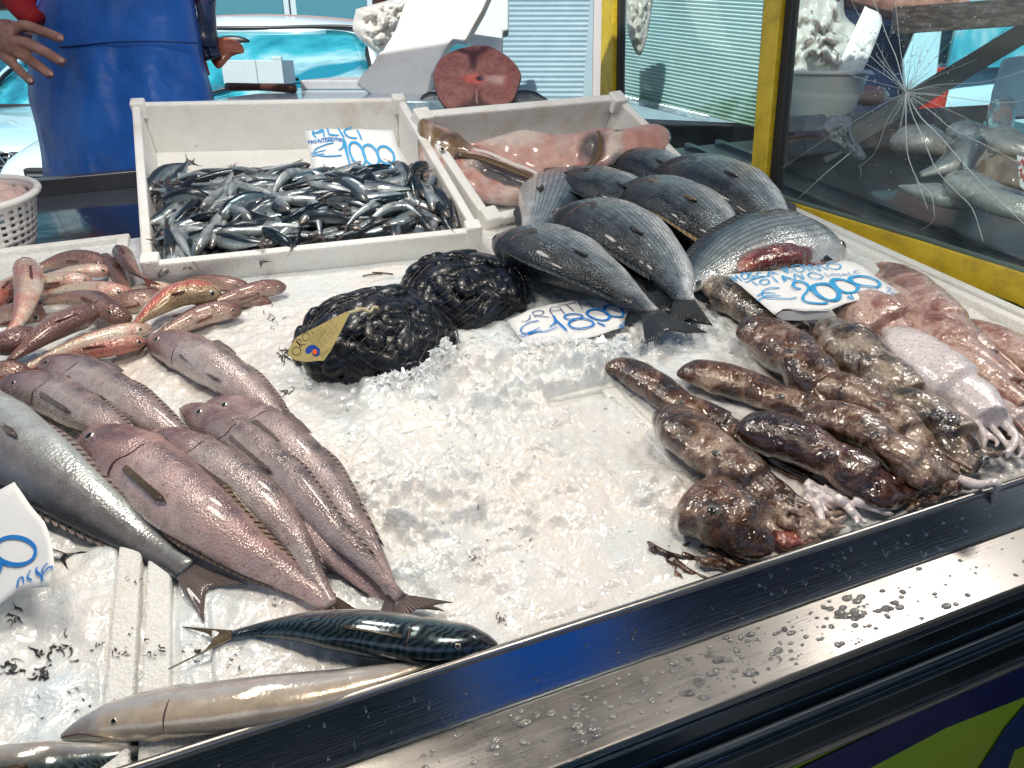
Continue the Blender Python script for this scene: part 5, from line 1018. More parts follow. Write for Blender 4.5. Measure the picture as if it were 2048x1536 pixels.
for k in range(260): x, y = rs.gauss(1790, 70), rs.gauss(110, 110); p = PG.at(x, y, .0045)-q0; mb.add(*ball(p, (.0007*rs.uniform(.5, 2),)*3, 5, 4))
mb.build('glass_specks', M_crack, gs)['kind'] = 'stuff'
# right foam wall between the ice and the glass
t = foam_box('foam_tray', 'long white foam wall along the yellow rail at the right', .79, .84, B0+.06, .5, .016, .09, .018, None)
# ------------------------------------------------------------------ things behind the stall, towards the street
M_corr = Mat('corrugated_plastic', rough=.35, spec=.5); _z = M_corr.noise(3, 6, .7); M_corr.set('Base Color', M_corr.ramp(_z, [(.3, (.26, .4, .47)), (.7, (.42, .55, .62))])); M_corr.set('Transmission Weight', .15); 
M_corrg = Mat('mossy_corrugated_plastic', rough=.35, spec=.5); _z = M_corrg.noise(5, 7, .75); _g = M_corrg.n('SeparateXYZ', 2, i0=M_corrg.co()); _k = M_corrg.math('ADD', _z, M_corrg.math('MULTIPLY', _g, -1.6))
M_corrg.set('Base Color', M_corrg.ramp(_k, [(.1, (.34, .5, .52)), (.42, (.27, .42, .41)), (.6, (.1, .2, .13)), (.9, (.035, .09, .05))])); M_corr, M_corrg = M_corr.m, M_corrg.m
def wpts(pts): return [D(*p) for p in pts]
def corrugated(name, label, TL, TR, BR_, BL_, n, mat, extra=None):
    o_ = (BL_+BR_)/2; t = thing(name, label, 'panel', o_, frame='W'); nn = (TR-TL).cross(BL_-TL).normalized(); v, f = [], []; m = n*6
    for j in range(m+1):
        s = j/m; a, b_ = TL.lerp(BL_, s), TR.lerp(BR_, s); w = .0055*sin(2*pi*j/6)
        for i in range(13): p = a.lerp(b_, i/12); v.append(p+nn*w-o_)
    for j in range(m):
        for i in range(12): k = j*13+i; f.append((k, k+13, k+14, k+1))
    obj('sheet', v, f, mat, t); return t, o_, nn
corrugated('corrugated_panel', 'white corrugated plastic panel standing behind the tuna slice', D(1000, -80, 2.9), D(1186, -80, 2.75), D(1163, 225, 2.75), D(1000, 225, 2.9), 30, M_corr)
t, o_, nn = corrugated('corrugated_panel', 'greenish mossy corrugated plastic panel behind the glass screen', D(1243, -80, 2.75), D(1540, -80, 2.6), D(1517, 256, 2.6), D(1241, 190, 2.75), 40, M_corrg)
def strip(name, label, cat, a, b, w, th, mat, group=None, roll_to=None, bevel=.003, part=None):
    """a straight bar from a to b (world), width w across the view, thickness th away"""
    o_ = (a+b)/2; T = (b-a).normalized(); vw = (o_-CAM).normalized(); S = T.cross(vw).normalized(); N_ = S.cross(T).normalized(); L_ = (b-a).length/2
    M = Matrix(((T.x, S.x, N_.x, 0), (T.y, S.y, N_.y, 0), (T.z, S.z, N_.z, 0), (0, 0, 0, 1))); mb = MB(); mb.box(-L_, L_, -w/2, w/2, -th/2, th/2, M)
    if part: return mb.build(name, mat, part[0], off=(part[1]-o_), bevel=bevel)
    o = mb.build(name, mat, None, bevel=bevel); o.matrix_world = Matrix.Translation(o_); return tag(o, label, cat, group)
strip('foil_strip', None, None, D(1243, 196, 2.72), D(1418, 238, 2.63), .022, .004, simple('foil', (.5, .62, .68), .25, metal=.6, bump=.004, bs=40), part=(t, o_))
M_gp = simple('grey_post', (.2, .19, .2), .4, var=.15)
strip('metal_post', 'grey metal post left of the far yellow post', 'post', D(1202, -90, 2.7), D(1196, 260, 2.7), .05, .04, M_gp, 'posts behind the glass')
strip('metal_post', 'thin teal post seen through the glass under the mossy panel', 'post', D(1372, 245, 3.0), D(1366, 420, 3.0), .05, .04, simple('teal_post', (.01, .09, .1), .3, var=.3), 'posts behind the glass')
strip('metal_bar', 'dark horizontal frame bar under the mossy panel', 'bar', D(1235, 262, 2.9), D(1530, 275, 2.9), .1, .04, simple('dark_frame', (.035, .035, .045), .5, var=.4), 'bars behind the glass')
strip('metal_bar', 'brown grey shelf bar low behind the glass', 'bar', D(1390, 300, 3.1), D(1530, 305, 3.1), .03, .2, simple('brown_bar', (.13, .1, .1), .5), 'bars behind the glass')
strip('metal_bar', 'pale blue shelf edge behind the glass above the sea breams', 'bar', D(1395, 285, 3.2), D(1520, 276, 3.2), .022, .1, simple('blue_bar', (.25, .5, .7), .4), 'bars behind the glass')
strip('dark_backing', 'plain dark slab standing behind the glass', 'backing', D(1240, 380, 3.6), D(1640, 380, 3.6), .55, .3, simple('dark_backing', (.012, .02, .03), .5, var=.5))  # plain dark slab for the dark background beyond
# crumpled bags
def crumple(name, label, cat, poly, dep, dd, mat, seed, group=None, amp=.03):
    o_ = D(*poly[0], dep); n = 44; cx_ = sum(p[0] for p in poly)/len(poly); cy_ = sum(p[1] for p in poly)/len(poly); pc = crv([tuple(p) for p in poly]+[tuple(poly[0])], n+1)[:n]; K = 12; v = []; f = []
    for side in (-1, 1):
        for k in range(K+1):
            s = 1-k/K
            for i in range(n):
                x, y = cx_+(pc[i][0]-cx_)*s, cy_+(pc[i][1]-cy_)*s; z = dd*(1-s**2.2)**.5; q = Vector((x*.045, y*.045, seed+side)); z *= 1+.9*(abs(noise.noise(q))*2-.5)
                z += amp*(abs(noise.noise(q*2.4))-.2)*(1-s**4); v.append(D(x, y, dep+side*z*-1)-o_)
    m = (K+1)*n
    for sd in range(2):
        for k in range(K):
            for i in range(n): a = sd*m+k*n+i; b_ = sd*m+k*n+(i+1) % n; f.append((a, b_, b_+n, a+n) if sd == 0 else (a, a+n, b_+n, b_))
    o = obj(name, v, f, mat); o.matrix_world = Matrix.Translation(o_); return tag(o, label, cat, group)
M_bag = Mat('plastic_bag', (.72, .72, .68), .25, coat=.4); M_bag.set('Transmission Weight', .25); M_bag.set('Subsurface Weight', .2); M_bag = M_bag.m
GB = 'white plastic bags'
crumple('plastic_bag', 'crumpled translucent bag left of the leaning foam lid', 'plastic bag', [(712, 18), (760, 5), (812, -10), (850, -20), (820, 40), (790, 100), (765, 112), (735, 92), (706, 60)], 2.45, .06, M_bag, 3, GB)
crumple('plastic_bag', 'long thin grey plastic bag hanging behind the glass from above', 'plastic bag', [(1252, -60), (1310, -60), (1303, 20), (1295, 70), (1280, 112), (1264, 90), (1253, 45)], 2.4, .03, simple('grey_film', (.42, .4, .36), .3, coat=.3), 4, GB)
crumple('plastic_bag', 'big white plastic bag standing in the basket behind the glass', 'plastic bag', [(1588, 10), (1620, -40), (1680, -40), (1690, 30), (1718, 60), (1708, 110), (1695, 158), (1640, 165), (1575, 160), (1577, 90)], 2.35, .06, M_bag, 5, GB)
crumple('paper_wrap', 'stiff white paper wrap sticking up right of the basket', 'wrapping paper', [(1730, 12), (1764, 42), (1722, 150), (1712, 160), (1672, 158), (1690, 100)], 2.3, .012, M_paper, 6, None, .01)
crumple('plastic_bag', 'small bright crumpled bag low behind the glass near the near yellow post', 'plastic bag', [(1455, 318), (1478, 310), (1500, 322), (1500, 345), (1462, 345)], 2.9, .03, simple('blue_film', (.45, .75, .82), .3), 8, GB)
crumple('plastic_bag', 'grey plastic bag hanging against the dark neighbouring counter', 'plastic bag', [(1660, 230), (1700, 235), (1705, 270), (1732, 312), (1715, 320), (1680, 300), (1645, 262)], 1.95, .02, simple('grey_bag', (.2, .22, .26), .3, coat=.4), 9, GB)
# leaning foam lid and upright foam box behind
def slab_w(name, label, cat, poly, dep, th, mat, group=None, grad=(0, 0), bevel=.006):
    """flat board whose face is seen as poly; grad: depth change per pixel in x, y"""
    dp = lambda x, y: dep+grad[0]*(x-poly[0][0])+grad[1]*(y-poly[0][1]); a = [D(x, y, dp(x, y)) for x, y in poly]; n_ = (a[1]-a[0]).cross(a[2]-a[0]).normalized(); n_ = n_ if n_.dot(a[0]-CAM) > 0 else -n_; o_ = a[0].copy(); n = len(a)
    mb = MB(); mb.add([p-o_ for p in a]+[p+n_*th-o_ for p in a], [tuple(range(n)), tuple(range(2*n-1, n-1, -1))]+[(i, i+n, (i+1) % n+n, (i+1) % n) for i in range(n)]); o = mb.build(name, mat, None, bevel=bevel); o.matrix_world = Matrix.Translation(o_); return tag(o, label, cat, group)
slab_w('leaning_foam_board', 'big white foam lid leaning to the right behind the boxes', 'foam lid', [(832, -60), (1000, -60), (965, 20), (930, 82), (905, 78), (893, 92), (862, 150), (852, 200), (838, 205), (806, 206), (760, 200), (712, 168), (722, 150), (745, 125), (758, 104), (766, 100), (790, 60)], 2.25, .05, M_foam, 'foam boards behind the boxes', (-.0002, .0002))
slab_w('foam_board', 'upright foam board with chipped edge between the leaning lid and the panel', 'foam lid', [(935, -60), (1010, -60), (1018, 10), (1017, 60), (1006, 62), (1005, 95), (1000, 220), (925, 220), (940, 80)], 2.45, .05, simple('grey_foam', (.5, .56, .58), .6, var=.1, bump=.002), 'foam boards behind the boxes', (0, 0))
# cutting table
TZ = 1.255
t = thing('cutting_table', 'pale blue worktop behind the boxes with knives on it', 'table', (-.62, 2.75, .1), frame='W')
M_top = Mat('wet_board', rough=.2, coat=.6); _n = M_top.noise(30, 7, .8, M_top.n('Mapping', Vector=M_top.co(), Scale=(1, 7, 1))); M_top.set('Base Color', M_top.ramp(_n, [(.35, (.16, .38, .5)), (.52, (.42, .62, .72)), (.65, (.75, .8, .82)), (.78, (.5, .36, .3))])); M_top.bump(_n, .004); M_top = M_top.m
mb = MB(); mb.box(-.2, .6, -.72, 1.3, TZ-.13, TZ-.1); mb.build('worktop', M_top, t, bevel=.004)
mb = MB(); mb.box(-.15, .5, .1, .75, TZ-.0995, TZ-.068); mb.build('cutting_board', simple('board', (.4, .4, .42), .5, var=.3, vs=30), t, bevel=.004)
for x in (-.16, .55):
    for y in (-.68, 1.2): mb = MB(); mb.box(x-.02, x+.02, y-.02, y+.02, 0, TZ-.131); mb.build('leg', M_galv, t)
M_kh = simple('brown_handle', (.07, .028, .02), .4, var=.3, vs=60); M_kb = simple('black_handle', (.01, .01, .012), .35)
def knife(label, a, b, tip, w, mh):
    o_ = (a+b)/2; r_ = thing('knife', label, 'knife', o_, 'knives on the worktop', frame='W'); v, f, u = tube([a-o_, (a+b)/2-o_+Vector((0, 0, .002)), b-o_], lambda t: w*(.85+.2*abs(2*t-1)), 10, 14); obj('handle', v, f, mh, r_)
    d = (tip-b); S = Vector((0, 0, 1)).cross(d).normalized()*w*1.1; z = Vector((0, 0, .0012)); v = [b-S, b+S, b+d*.8+S, tip, b+d*.7-S]; v = [p-o_ for p in v]; obj('blade', v+[p+z for p in v], [(4, 3, 2, 1, 0), (5, 6, 7, 8, 9)]+[(i, (i+1) % 5, (i+1) % 5+5, i+5) for i in range(5)], M_steel, r_, smooth=False)
zk = TZ+.042
knife('knife with a long brown wooden handle at the front of the worktop', WZ(588, 177, zk-.028), WZ(456, 174, zk-.028), WZ(425, 172, zk-.028), .014, M_kh)
knife('knife with a black handle and red end at the back of the worktop', WZ(590, 142, zk), WZ(652, 134, zk), WZ(720, 128, zk), .012, M_kb)
o = foam_w = thing('foam_crate', 'small white foam crate far back on the worktop in front of the windscreen', 'foam box', (-1.2, 3.75, TZ), frame='W'); mb = MB(); sx_ = .13
mb.box(-.14, .14, -.1, -.08, 0, .1); mb.box(-.14, .14, .08, .1, 0, .1); mb.box(-.14, -.12, -.08, .08, 0, .1); mb.box(.12, .14, -.08, .08, 0, .1); mb.box(-.14, -.1, -.101, -.08, .1, .115); mb.box(.1, .14, -.101, -.08, .1, .115); mb.box(-.02, .02, -.104, -.1, .0, .1); mb.build('box_wall', simple('bluish_foam', (.55, .68, .72), .6, var=.1), o, bevel=.004); mb = MB(); mb.box(-.119, .119, -.079, .079, .001, .015); mb.build('box_floor', M_foam, o)
# white basket at the left
def basket(label, c, rx, h, mat, frameC=True, holes=True, seed=0, rim=.012):
    t = thing('basket', label, 'basket', c, 'white plastic baskets', frame='C' if frameC else 'W'); v, f = [], []; n = 72; m = 17
    for j in range(m):
        s = j/(m-1); r = rx*(.72+.28*s**.8)
        for i in range(n): v.append((r*cos(2*pi*i/n), r*sin(2*pi*i/n), h*s))
    for j in range(m-1):
        for i in range(n):
            if holes and i % 2 and j % 2 and 2 < j < m-3: continue
            a, b_ = j*n+i, j*n+(i+1) % n; f.append((a, b_, b_+n, a+n))
    o = obj('wall', v, f, mat, t, smooth=True); mod(o, 'SOLIDIFY', thickness=.003)
    pts = [(rx*1.02*cos(2*pi*i/40), rx*1.02*sin(2*pi*i/40), h) for i in range(41)]; obj('rim', *tube(pts, rim*.6, 8, 80)[:2], mat, t)
    vv, ff = ball((0, 0, .002), (rx*.72, rx*.72, .002), 40, 4); obj('bottom', vv, ff, mat, t); return t
M_bas = simple('white_plastic', (.72, .7, .68), .35, coat=.2)
bc = P(-28, 500, -.015); basket('white perforated basket of pink minced fish at the left edge', bc, .122, .11, M_bas)
mb = MB(); v, f = [], []
for k in range(15):
    for i in range(48):
        s = k/14; a = 2*pi*i/48; x, y = .112*s*cos(a), .112*s*sin(a); v.append((x, y, .09+.05*(1-s*s)+.012*noise.fractal(Vector((x*40, y*40, 2)), .6, 2, 4)))
for k in range(14):
    for i in range(48): a = k*48+i; b_ = k*48+(i+1) % 48; f.append((a, a+48, b_+48, b_))
t = thing('minced_fish', 'heap of pinkish whitish minced fish in the left basket', 'fish meat', bc); obj('heap', v, f, simple('whitebait', (.58, .42, .38), .3, coat=.6, var=.3, vs=60, bump=.003, bs=150), t)
# ------------------------------------------------------------------ neighbouring stall behind the glass
M_nb = Mat('neighbour_counter', rough=.3, coat=.3); _n = M_nb.noise(6, 5, .6); M_nb.set('Base Color', M_nb.ramp(_n, [(.3, (.012, .02, .024)), (.7, (.04, .05, .055))])); M_nb = M_nb.m
t = thing('side_counter', 'dark neighbouring fish counter seen through the cracked glass', 'counter', (1.0, -.6, -.3)); 
mb = MB(); mb.box(-.02, 1.5, -.5, 1.9, -.6, .22); mb.build('counter_body', M_nb, t, bevel=.004)
for k, (y0, hh) in enumerate(((.0, .006), (.35, .006), (.7, .006))): mb = MB(); mb.box(.0+k*.12, .02+k*.12, -.5, 1.9, .2205, .2265+hh); mb.build('tray_edge', M_steel_dark, t)
nz_ = dict(kind='slim', group='fish on the neighbouring counter', surf=None, dorsal=False, tail=False, K=18, N=30)
M_bass = skin('bass_skin', (.1, .12, .13), (.36, .38, .36), (.62, .58, .54), (.42, .36, .34), .3, rough=.2, metal=.2, coat=.6, scales=300, sb=.0006)
def nf(label, pts, hw, lift=0, **k): fish('sea_bass', label, 'fish', pts, hw, lift=lift-.06, **{**nz_, 'mat': M_bass, 'kap': .7, 'er': .14, 'name': None, **k}) if False else fish('sea_bass', label, 'fish', pts, hw, kind='slim', group='fish on the neighbouring counter', surf=None, dorsal=False, tail=False, K=18, N=30, mat=k.get('mat', M_bass), kap=.7, er=.14, lift=lift, side=k.get('side', 1), seed=k.get('seed', 1), eye=k.get('eye', .12), pect=False, roll=k.get('roll', .3))
nf('sea bass in front on the neighbouring counter, its blunt snout at the crack', [(1907, 358), (1930, 368), (1965, 385), (2020, 405), (2090, 440)], 27, .03, seed=61)
nf('sea bass lying right of the front one, cut off by the photo edge', [(1970, 390), (1990, 398), (2040, 418), (2110, 460)], 26, .04, seed=62)
nf('fish head pointing straight up behind the glass', [(2003, 198), (2003, 225), (1998, 265), (1985, 310)], 24, .06, seed=63, eye=0)
nf('fish with its pale jaw to the left, below the upright head', [(1976, 272), (2000, 282), (2050, 298), (2110, 320)], 26, .06, seed=64)
nf('grey bellied fish lying left of the dark fish, behind the cracks', [(1955, 300), (1925, 318), (1885, 335), (1840, 350)], 34, .02, seed=65, side=-1)
nf('long pale fish lying along the dark counter edge', [(1940, 410), (1900, 395), (1860, 385), (1800, 372)], 20, .0, seed=66, side=-1, eye=0)
nf('dull fish head farthest left in the neighbouring heap', [(1790, 285), (1830, 278), (1880, 290), (1930, 310)], 28, .02, seed=67, eye=0)
nf('scaly fish lying behind the dark one, under the upright head', [(1895, 268), (1925, 262), (1965, 278), (2000, 300)], 20, .05, seed=68, mat=M_bream_pale)
nf('dark blue black fish in the middle of the neighbouring heap', [(1960, 270), (1950, 290), (1940, 320), (1935, 350)], 20, .06, seed=69, mat=M_bream)
q0 = P(1985, 345, .03)
t = thing('cuttlefish', 'beige brown lump of cuttlefish with a hollow top on the neighbouring counter', 'cuttlefish', q0)
slab('body', [(1938, 350), (1935, 325), (1955, 310), (1985, 312), (2005, 322), (2030, 312), (2060, 335), (2070, 375), (2030, 380), (1990, 372), (1955, 362)], (1995, 345), .03, .045, M_flesh, t, q0, lambda x, y, s: (mixc(mixc((.34, .22, .14), (.5, .38, .28), .5+fN(x, y)), (.1, .06, .05), .8*blob(x, y, 1965, 332, 12, 12)+.5*blob(x, y, 2030, 365, 40, 14)), -.02*blob(x, y, 1965, 332, 14, 14)), seed=3)
o = slab_w('price_sign', 'small white card with red writing at the right edge behind the glass', 'price sign', [(2034, 310), (2070, 320), (2070, 400), (2040, 372)], 1.42, .001, M_paper, 'price cards', bevel=0)
mr = simple('red_ink', (.6, .03, .03), .5); mb = MB(); o_ = D(2034, 310, 1.42)
for st in ([(2037, 322), (2040, 330), (2045, 318), (2048, 334)], [(2038, 340), (2044, 338), (2042, 350), (2050, 346)], [(2039, 356), (2046, 352), (2048, 362)]): mb.add(*tube([D(x, y, 1.418)-o_ for x, y in st], .0012, 4))
c = mb.build('lettering', mr, o)
bk = WZ(1638, 222, .98); d_ = 2.35; bk = D(1640, 236, d_); basket('white basket with plastic bags standing behind the cracked glass', bk, .122, .135, M_bas, False, False)
mb = MB(); t = thing('fish_fillet', 'orange pink fish fillet beside the basket behind the glass', 'fish fillet', D(1735, 205, 2.4), frame='W'); v, f = ball((0, 0, .02), (.065, .05, .032), 30, 16); v = [Vector(p)*(1+.15*noise.noise(Vector(p)*30)) for p in v]; obj('flesh', v, f, M_pinkflesh, t)
strip('trestle', 'grey support board under the basket behind the glass', 'board', D(1560, 250, 2.4), D(1990, 225, 2.5), .05, .3, simple('board_blue', (.14, .17, .22), .4, var=.5, vs=12), None)
strip('trestle', 'lower dark board crossing behind the cracked glass', 'board', D(1560, 300, 2.3), D(1900, 262, 2.5), .05, .25, simple('board_dark', (.05, .06, .08), .4, var=.5, vs=12), None)
strip('wooden_beam', 'weathered grey wooden beam across the top right behind the glass', 'beam', D(1786, 42, 1.95), D(2120, 18, 1.85), .066, .05, M_wood)
strip('metal_brace', 'dark slanting brace crossing behind the crack centre', 'brace', D(2090, 40, 2.1), D(1640, 312, 2.25), .06, .03, simple('brace_metal', (.07, .08, .09), .4, var=.4, vs=8))
slab_w('foam_board', 'pale blue board standing behind the crack centre', 'foam board', [(1832, 62), (1885, 60), (1870, 190), (1812, 190), (1808, 120)], 2.6, .02, simple('pale_board', (.35, .62, .72), .6, var=.1), 'pale boards behind the glass')
slab_w('foam_board', 'pale blue slanted board right of the upright fish head', 'foam board', [(2010, 115), (2100, 100), (2100, 232), (1982, 235), (1990, 180)], 2.3, .02, simple('pale_board2', (.38, .6, .68), .6, var=.1), 'pale boards behind the glass')
# ------------------------------------------------------------------ cars in the sunlit street
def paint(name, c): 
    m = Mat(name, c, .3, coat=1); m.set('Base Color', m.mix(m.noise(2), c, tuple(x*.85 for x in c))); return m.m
M_white = paint('cyan_shaded_white_paint', (.42, .72, .82)); M_whiter = paint('white_car_paint', (.66, .82, .88)); M_navycar = paint('navy_car_paint', (.02, .05, .12))  # cyan shade of the white cars is put into both pale paints
M_wind = Mat('painted_reflection_glass', (.02, .36, .46), .08, metal=.35, coat=1); _n = M_wind.noise(1.3, 5, .6, None, .4); M_wind.set('Base Color', M_wind.ramp(_n, [(.36, (.004, .1, .16)), (.46, (.02, .36, .46)), (.52, (.06, .55, .66)), (.6, (.5, .85, .88)), (.66, (.02, .3, .42))])); M_wind = M_wind.m  # cyan and bright reflections painted into the glass colour by noise
M_grille = simple('black_grille', (.01, .012, .015), .4); M_chrome = simple('chrome', (.7, .78, .8), .15, metal=1); M_tyre = simple('tyre', (.02, .02, .022), .8)
M_head = simple('headlight_glass', (.5, .62, .68), .1, coat=1); M_tail = simple('red_lens', (.5, .03, .02), .15, coat=1, var=.4, vs=30)
def loft(rows, mat, root, name, sub=2, cap=True):
    n = len(rows[0]); v = [p for r in rows for p in r]; f = []
    for i in range(len(rows)-1):
        for k in range(n-1): a = i*n+k; f.append((a, a+1, a+n+1, a+n))
    if cap: f.append(tuple(range(n-1, -1, -1))); f.append(tuple((len(rows)-1)*n+k for k in range(n)))
    o = obj(name, v, f, mat, root); 
    if sub: mod(o, 'SUBSURF', levels=sub, render_levels=sub)
    return o
def car(label, x, y, yaw, mat, van=False, kind='parked_car', W=.9, H=1.5, hood=.95, Lf=4.3, emblem=True, wy=1.15):
    t = thing(kind, label, 'van' if van else 'car', (x, y, 0), 'vehicles parked behind the stall', frame='W', rot=Matrix.Rotation(yaw, 4, 'Z'))
    rows = []
    for yy, w, zt in ((0, .8, hood-.3), (.04, .86, hood-.12), (.15, .93, hood-.03), (.6, .97, hood+.03), (wy, 1, hood+.1), (2.0, 1, hood+.12), (3.4, 1, hood+.12), (Lf-.1, .96, hood+.1), (Lf, .88, hood-.1)):
        w *= W; rows.append([(-w*.94, yy, .25), (-w, yy, .35), (-w, yy, zt-.22), (-w*.96, yy, zt-.06), (-w*.7, yy, zt), (0, yy, zt+.03), (w*.7, yy, zt), (w*.96, yy, zt-.06), (w, yy, zt-.22), (w, yy, .35), (w*.94, yy, .25)])
    loft(rows, mat, t, 'body')
    zb = hood+.1; tw = W*.76; y1 = wy+(.75 if not van else .55); yb = Lf-.15; yr = Lf-.8 if not van else Lf-.25
    ws = [[(W*.9*sx*1.0, wy+.12*abs(sx)**2, zb-.01) for sx in (-1, -.6, -.2, .2, .6, 1)], [(W*.84*sx, wy+(y1-wy)*.5+.1*abs(sx)**2, zb+(H-zb)*.52) for sx in (-1, -.6, -.2, .2, .6, 1)], [(tw*sx, y1+.07*abs(sx)**2, H-.1) for sx in (-1, -.6, -.2, .2, .6, 1)]]
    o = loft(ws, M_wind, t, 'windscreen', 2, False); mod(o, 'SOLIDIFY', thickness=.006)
    bd = [ws[0][0], ws[0][2], ws[0][3], ws[0][5], ws[1][5], ws[2][5], ws[2][3], ws[2][2], ws[2][0], ws[1][0], ws[0][0]]
    obj('windscreen_trim', *tube([Vector(q)+Vector((0, -.012, .006)) for q in bd], .014, 6, 90)[:2], M_grille, t)
    obj('rear_view_mirror', *ball((0, y1-.12, H-.17), (.11, .02, .035), 12, 8), M_grille, t)
    rf = [[(tw*sx, yy+.06*abs(sx)**2*(yy < 2.5), H-.03+zc-.05*abs(sx)**2) for sx in (-1.02, -.6, -.2, .2, .6, 1.02)] for yy, zc in ((y1-.03, -.075), (y1+.03, -.01), (y1+.3, .045), ((y1+yr)/2, .06), (yr, 0))]; o = loft(rf, mat, t, 'roof', 2, False); mod(o, 'SOLIDIFY', thickness=.03)
    for sg in (-1, 1):
        v = [(sg*W*.95, wy+.16, zb), (sg*W*.96, yb, zb), (sg*tw, yr, H-.06), (sg*tw, y1+.08, H-.06)]; obj('side_window', v+[(a*.97, b_, c) for a, b_, c in v], [(0, 1, 2, 3), (7, 6, 5, 4), (0, 4, 5, 1), (1, 5, 6, 2), (2, 6, 7, 3), (3, 7, 4, 0)], M_wind, t, smooth=False)
        obj('pillar', *tube([(sg*W*.93, wy+.1, zb-.02), (sg*W*.87, (wy+y1)/2+.1, zb+(H-zb)*.52), (sg*tw*1.01, y1+.06, H-.04)], .028)[:2], mat, t)
        mb = MB(); mb.add(*ball((sg*W*.68, .06, hood-.26), (.2, .07, .09), 16, 8)); mb.build('headlight', M_head, t, True)
        mb = MB(); mb.add(*ball((sg*(W+.12), wy+.35, zb+.05), (.11, .06, .08), 12, 8)); mb.build('wing_mirror', mat, t, True)
        mb = MB(); mb.box(sg*W*.99-.02, sg*W*.99+.02, Lf-.16, Lf-.02, hood-.2, hood+.1); mb.build('tail_light', M_tail, t, bevel=.01)
        for yy in (.8, Lf-.8):
            M_ = Matrix.Translation((sg*W*.92, yy, .31)) @ Matrix.Rotation(pi/2, 4, 'Y'); v, f = [], []
            for (r, z) in ((.2, -.11), (.31, -.1), (.32, 0), (.31, .1), (.2, .11)):
                for k in range(24): v.append(M_ @ Vector((r*cos(pi*k/12), r*sin(pi*k/12), z)))
            for i in range(4):
                for k in range(24): f.append((i*24+k, i*24+(k+1) % 24, (i+1)*24+(k+1) % 24, (i+1)*24+k))
            w_ = obj('wheel', v, f, M_tyre, t); v, f = ball((0, 0, 0), (.2, .2, .1), 20, 6, M_); v = [Vector(p)+(M_.translation) for p in v]; v = [Vector(p) for p in v]; obj('rim', v, f, M_chrome, w_)
    mb = MB(); mb.box(-W*.8, W*.8, -.015, .05, .3, hood-.36); mb.build('bumper', mat, t, bevel=.03)
    g_ = MB(); g_.box(-W*.62, W*.62, -.03, .02, hood-.34, hood-.12); gr = g_.build('grille', M_grille, t, bevel=.01)
    for k in range(4): mb = MB(); z = hood-.31+k*.052; mb.box(-W*.6, W*.6, -.036, -.028, z, z+.01); mb.build('grille_bar', M_chrome, gr)
    obj('wiper', *tube([(-.2, wy-.0, zb+.02), (.1, wy+.1, zb+.1), (.45, wy+.16, zb+.14)], .008)[:2], M_grille, t)
    if emblem:
        zc = hood-.2; mb = MB(); R_ = .085; e = MB()
        e.add(*tube([(R_*cos(2*pi*i/24), -.045, zc+R_*sin(2*pi*i/24)) for i in range(25)], .0075, 6, 60, W=Vector((0, 1, 0))))
        for st in ([(-.035, .068), (-.002, .008), (.002, .008), (.035, .068)], [(-.07, .035), (-.03, -.065), (0, -.005), (.03, -.065), (.07, .035)]):
            for a, b_ in zip(st, st[1:]): e.add(*tube([(a[0], -.045, zc+a[1]), (b_[0], -.045, zc+b_[1])], .0065, 6, 4, W=Vector((0, 1, 0))))
        e.build('emblem', M_chrome, t, True)
    return t
pA = WZ(22, 330, .74); car('cyan-shaded white car with a round VW emblem behind the seller at the far left', pA.x, pA.y, radians(4), M_white, hood=.94, H=1.46)
car('white van whose big windscreen shows right of the blue apron', -1.66, 3.45, radians(-2), M_whiter, van=True, hood=1.02, H=1.62, W=.95, emblem=False, wy=.75)
pR = D(1893, 130, 4.0); car('cyan-shaded white van with stacked red tail lights seen through the cracked glass', pR.x+4.4, pR.y+.8, radians(90), M_white, van=True, hood=1.22, H=2.0, W=.95, Lf=4.6, emblem=False)
car('dark blue car parked farther back between the van and the foam lid', -2.1, 9.0, radians(80), M_navycar, hood=.95, H=1.5, emblem=False)
# buildings across the street
M_brick = Mat('red_render', rough=.85); _n = M_brick.noise(3, 6, .7); M_brick.set('Base Color', M_brick.ramp(_n, [(.3, (.3, .09, .06)), (.7, (.5, .2, .14))])); M_brick.bump(M_brick.noise(40), .01)
M_pale = simple('pale_render', (.35, .48, .52), .85, var=.2, vs=2); M_win = simple('window_glass', (.03, .22, .3), .1, coat=1); M_frame = simple('window_frame', (.55, .7, .75), .5)
def building(label, x0, x1, y, h, mat, nw):
    t = thing('building', label, 'building', ((x0+x1)/2, y, 0), 'houses across the street', frame='W'); w = (x1-x0)/2
    mb = MB(); mb.box(-w, w, 0, 6, 0, h); mb.build('wall', mat, t); mb = MB(); mb.box(-w-.2, w+.2, -.25, 6.2, h, h+.25); mb.build('roof', simple('cornice', (.4, .4, .38), .7), t)
    for fl in range(int(h//3)):
        for k in range(nw):
            cx_ = -w+(k+.5)*2*w/nw; z = .9+fl*3; mb = MB(); mb.box(cx_-.65, cx_+.65, -.06, -.002, z, z+1.6); o = mb.build('window', M_frame, t, bevel=.01); mb = MB(); mb.box(cx_-.56, cx_+.56, -.075, -.062, z+.09, z+1.51); mb.build('pane', M_win, o)
building('brick red house with pale framed windows behind the van', -7.5, -2.2, 13, 9, M_brick, 4)
building('pale blue grey house far left behind the seller', -16, -7.6, 14, 9, M_pale, 5); building('pale house behind the corrugated panels', -2.1, 5, 14, 9, M_pale, 4); building('reddish house far right behind the glass', 5.1, 16, 13, 9, M_brick, 6)
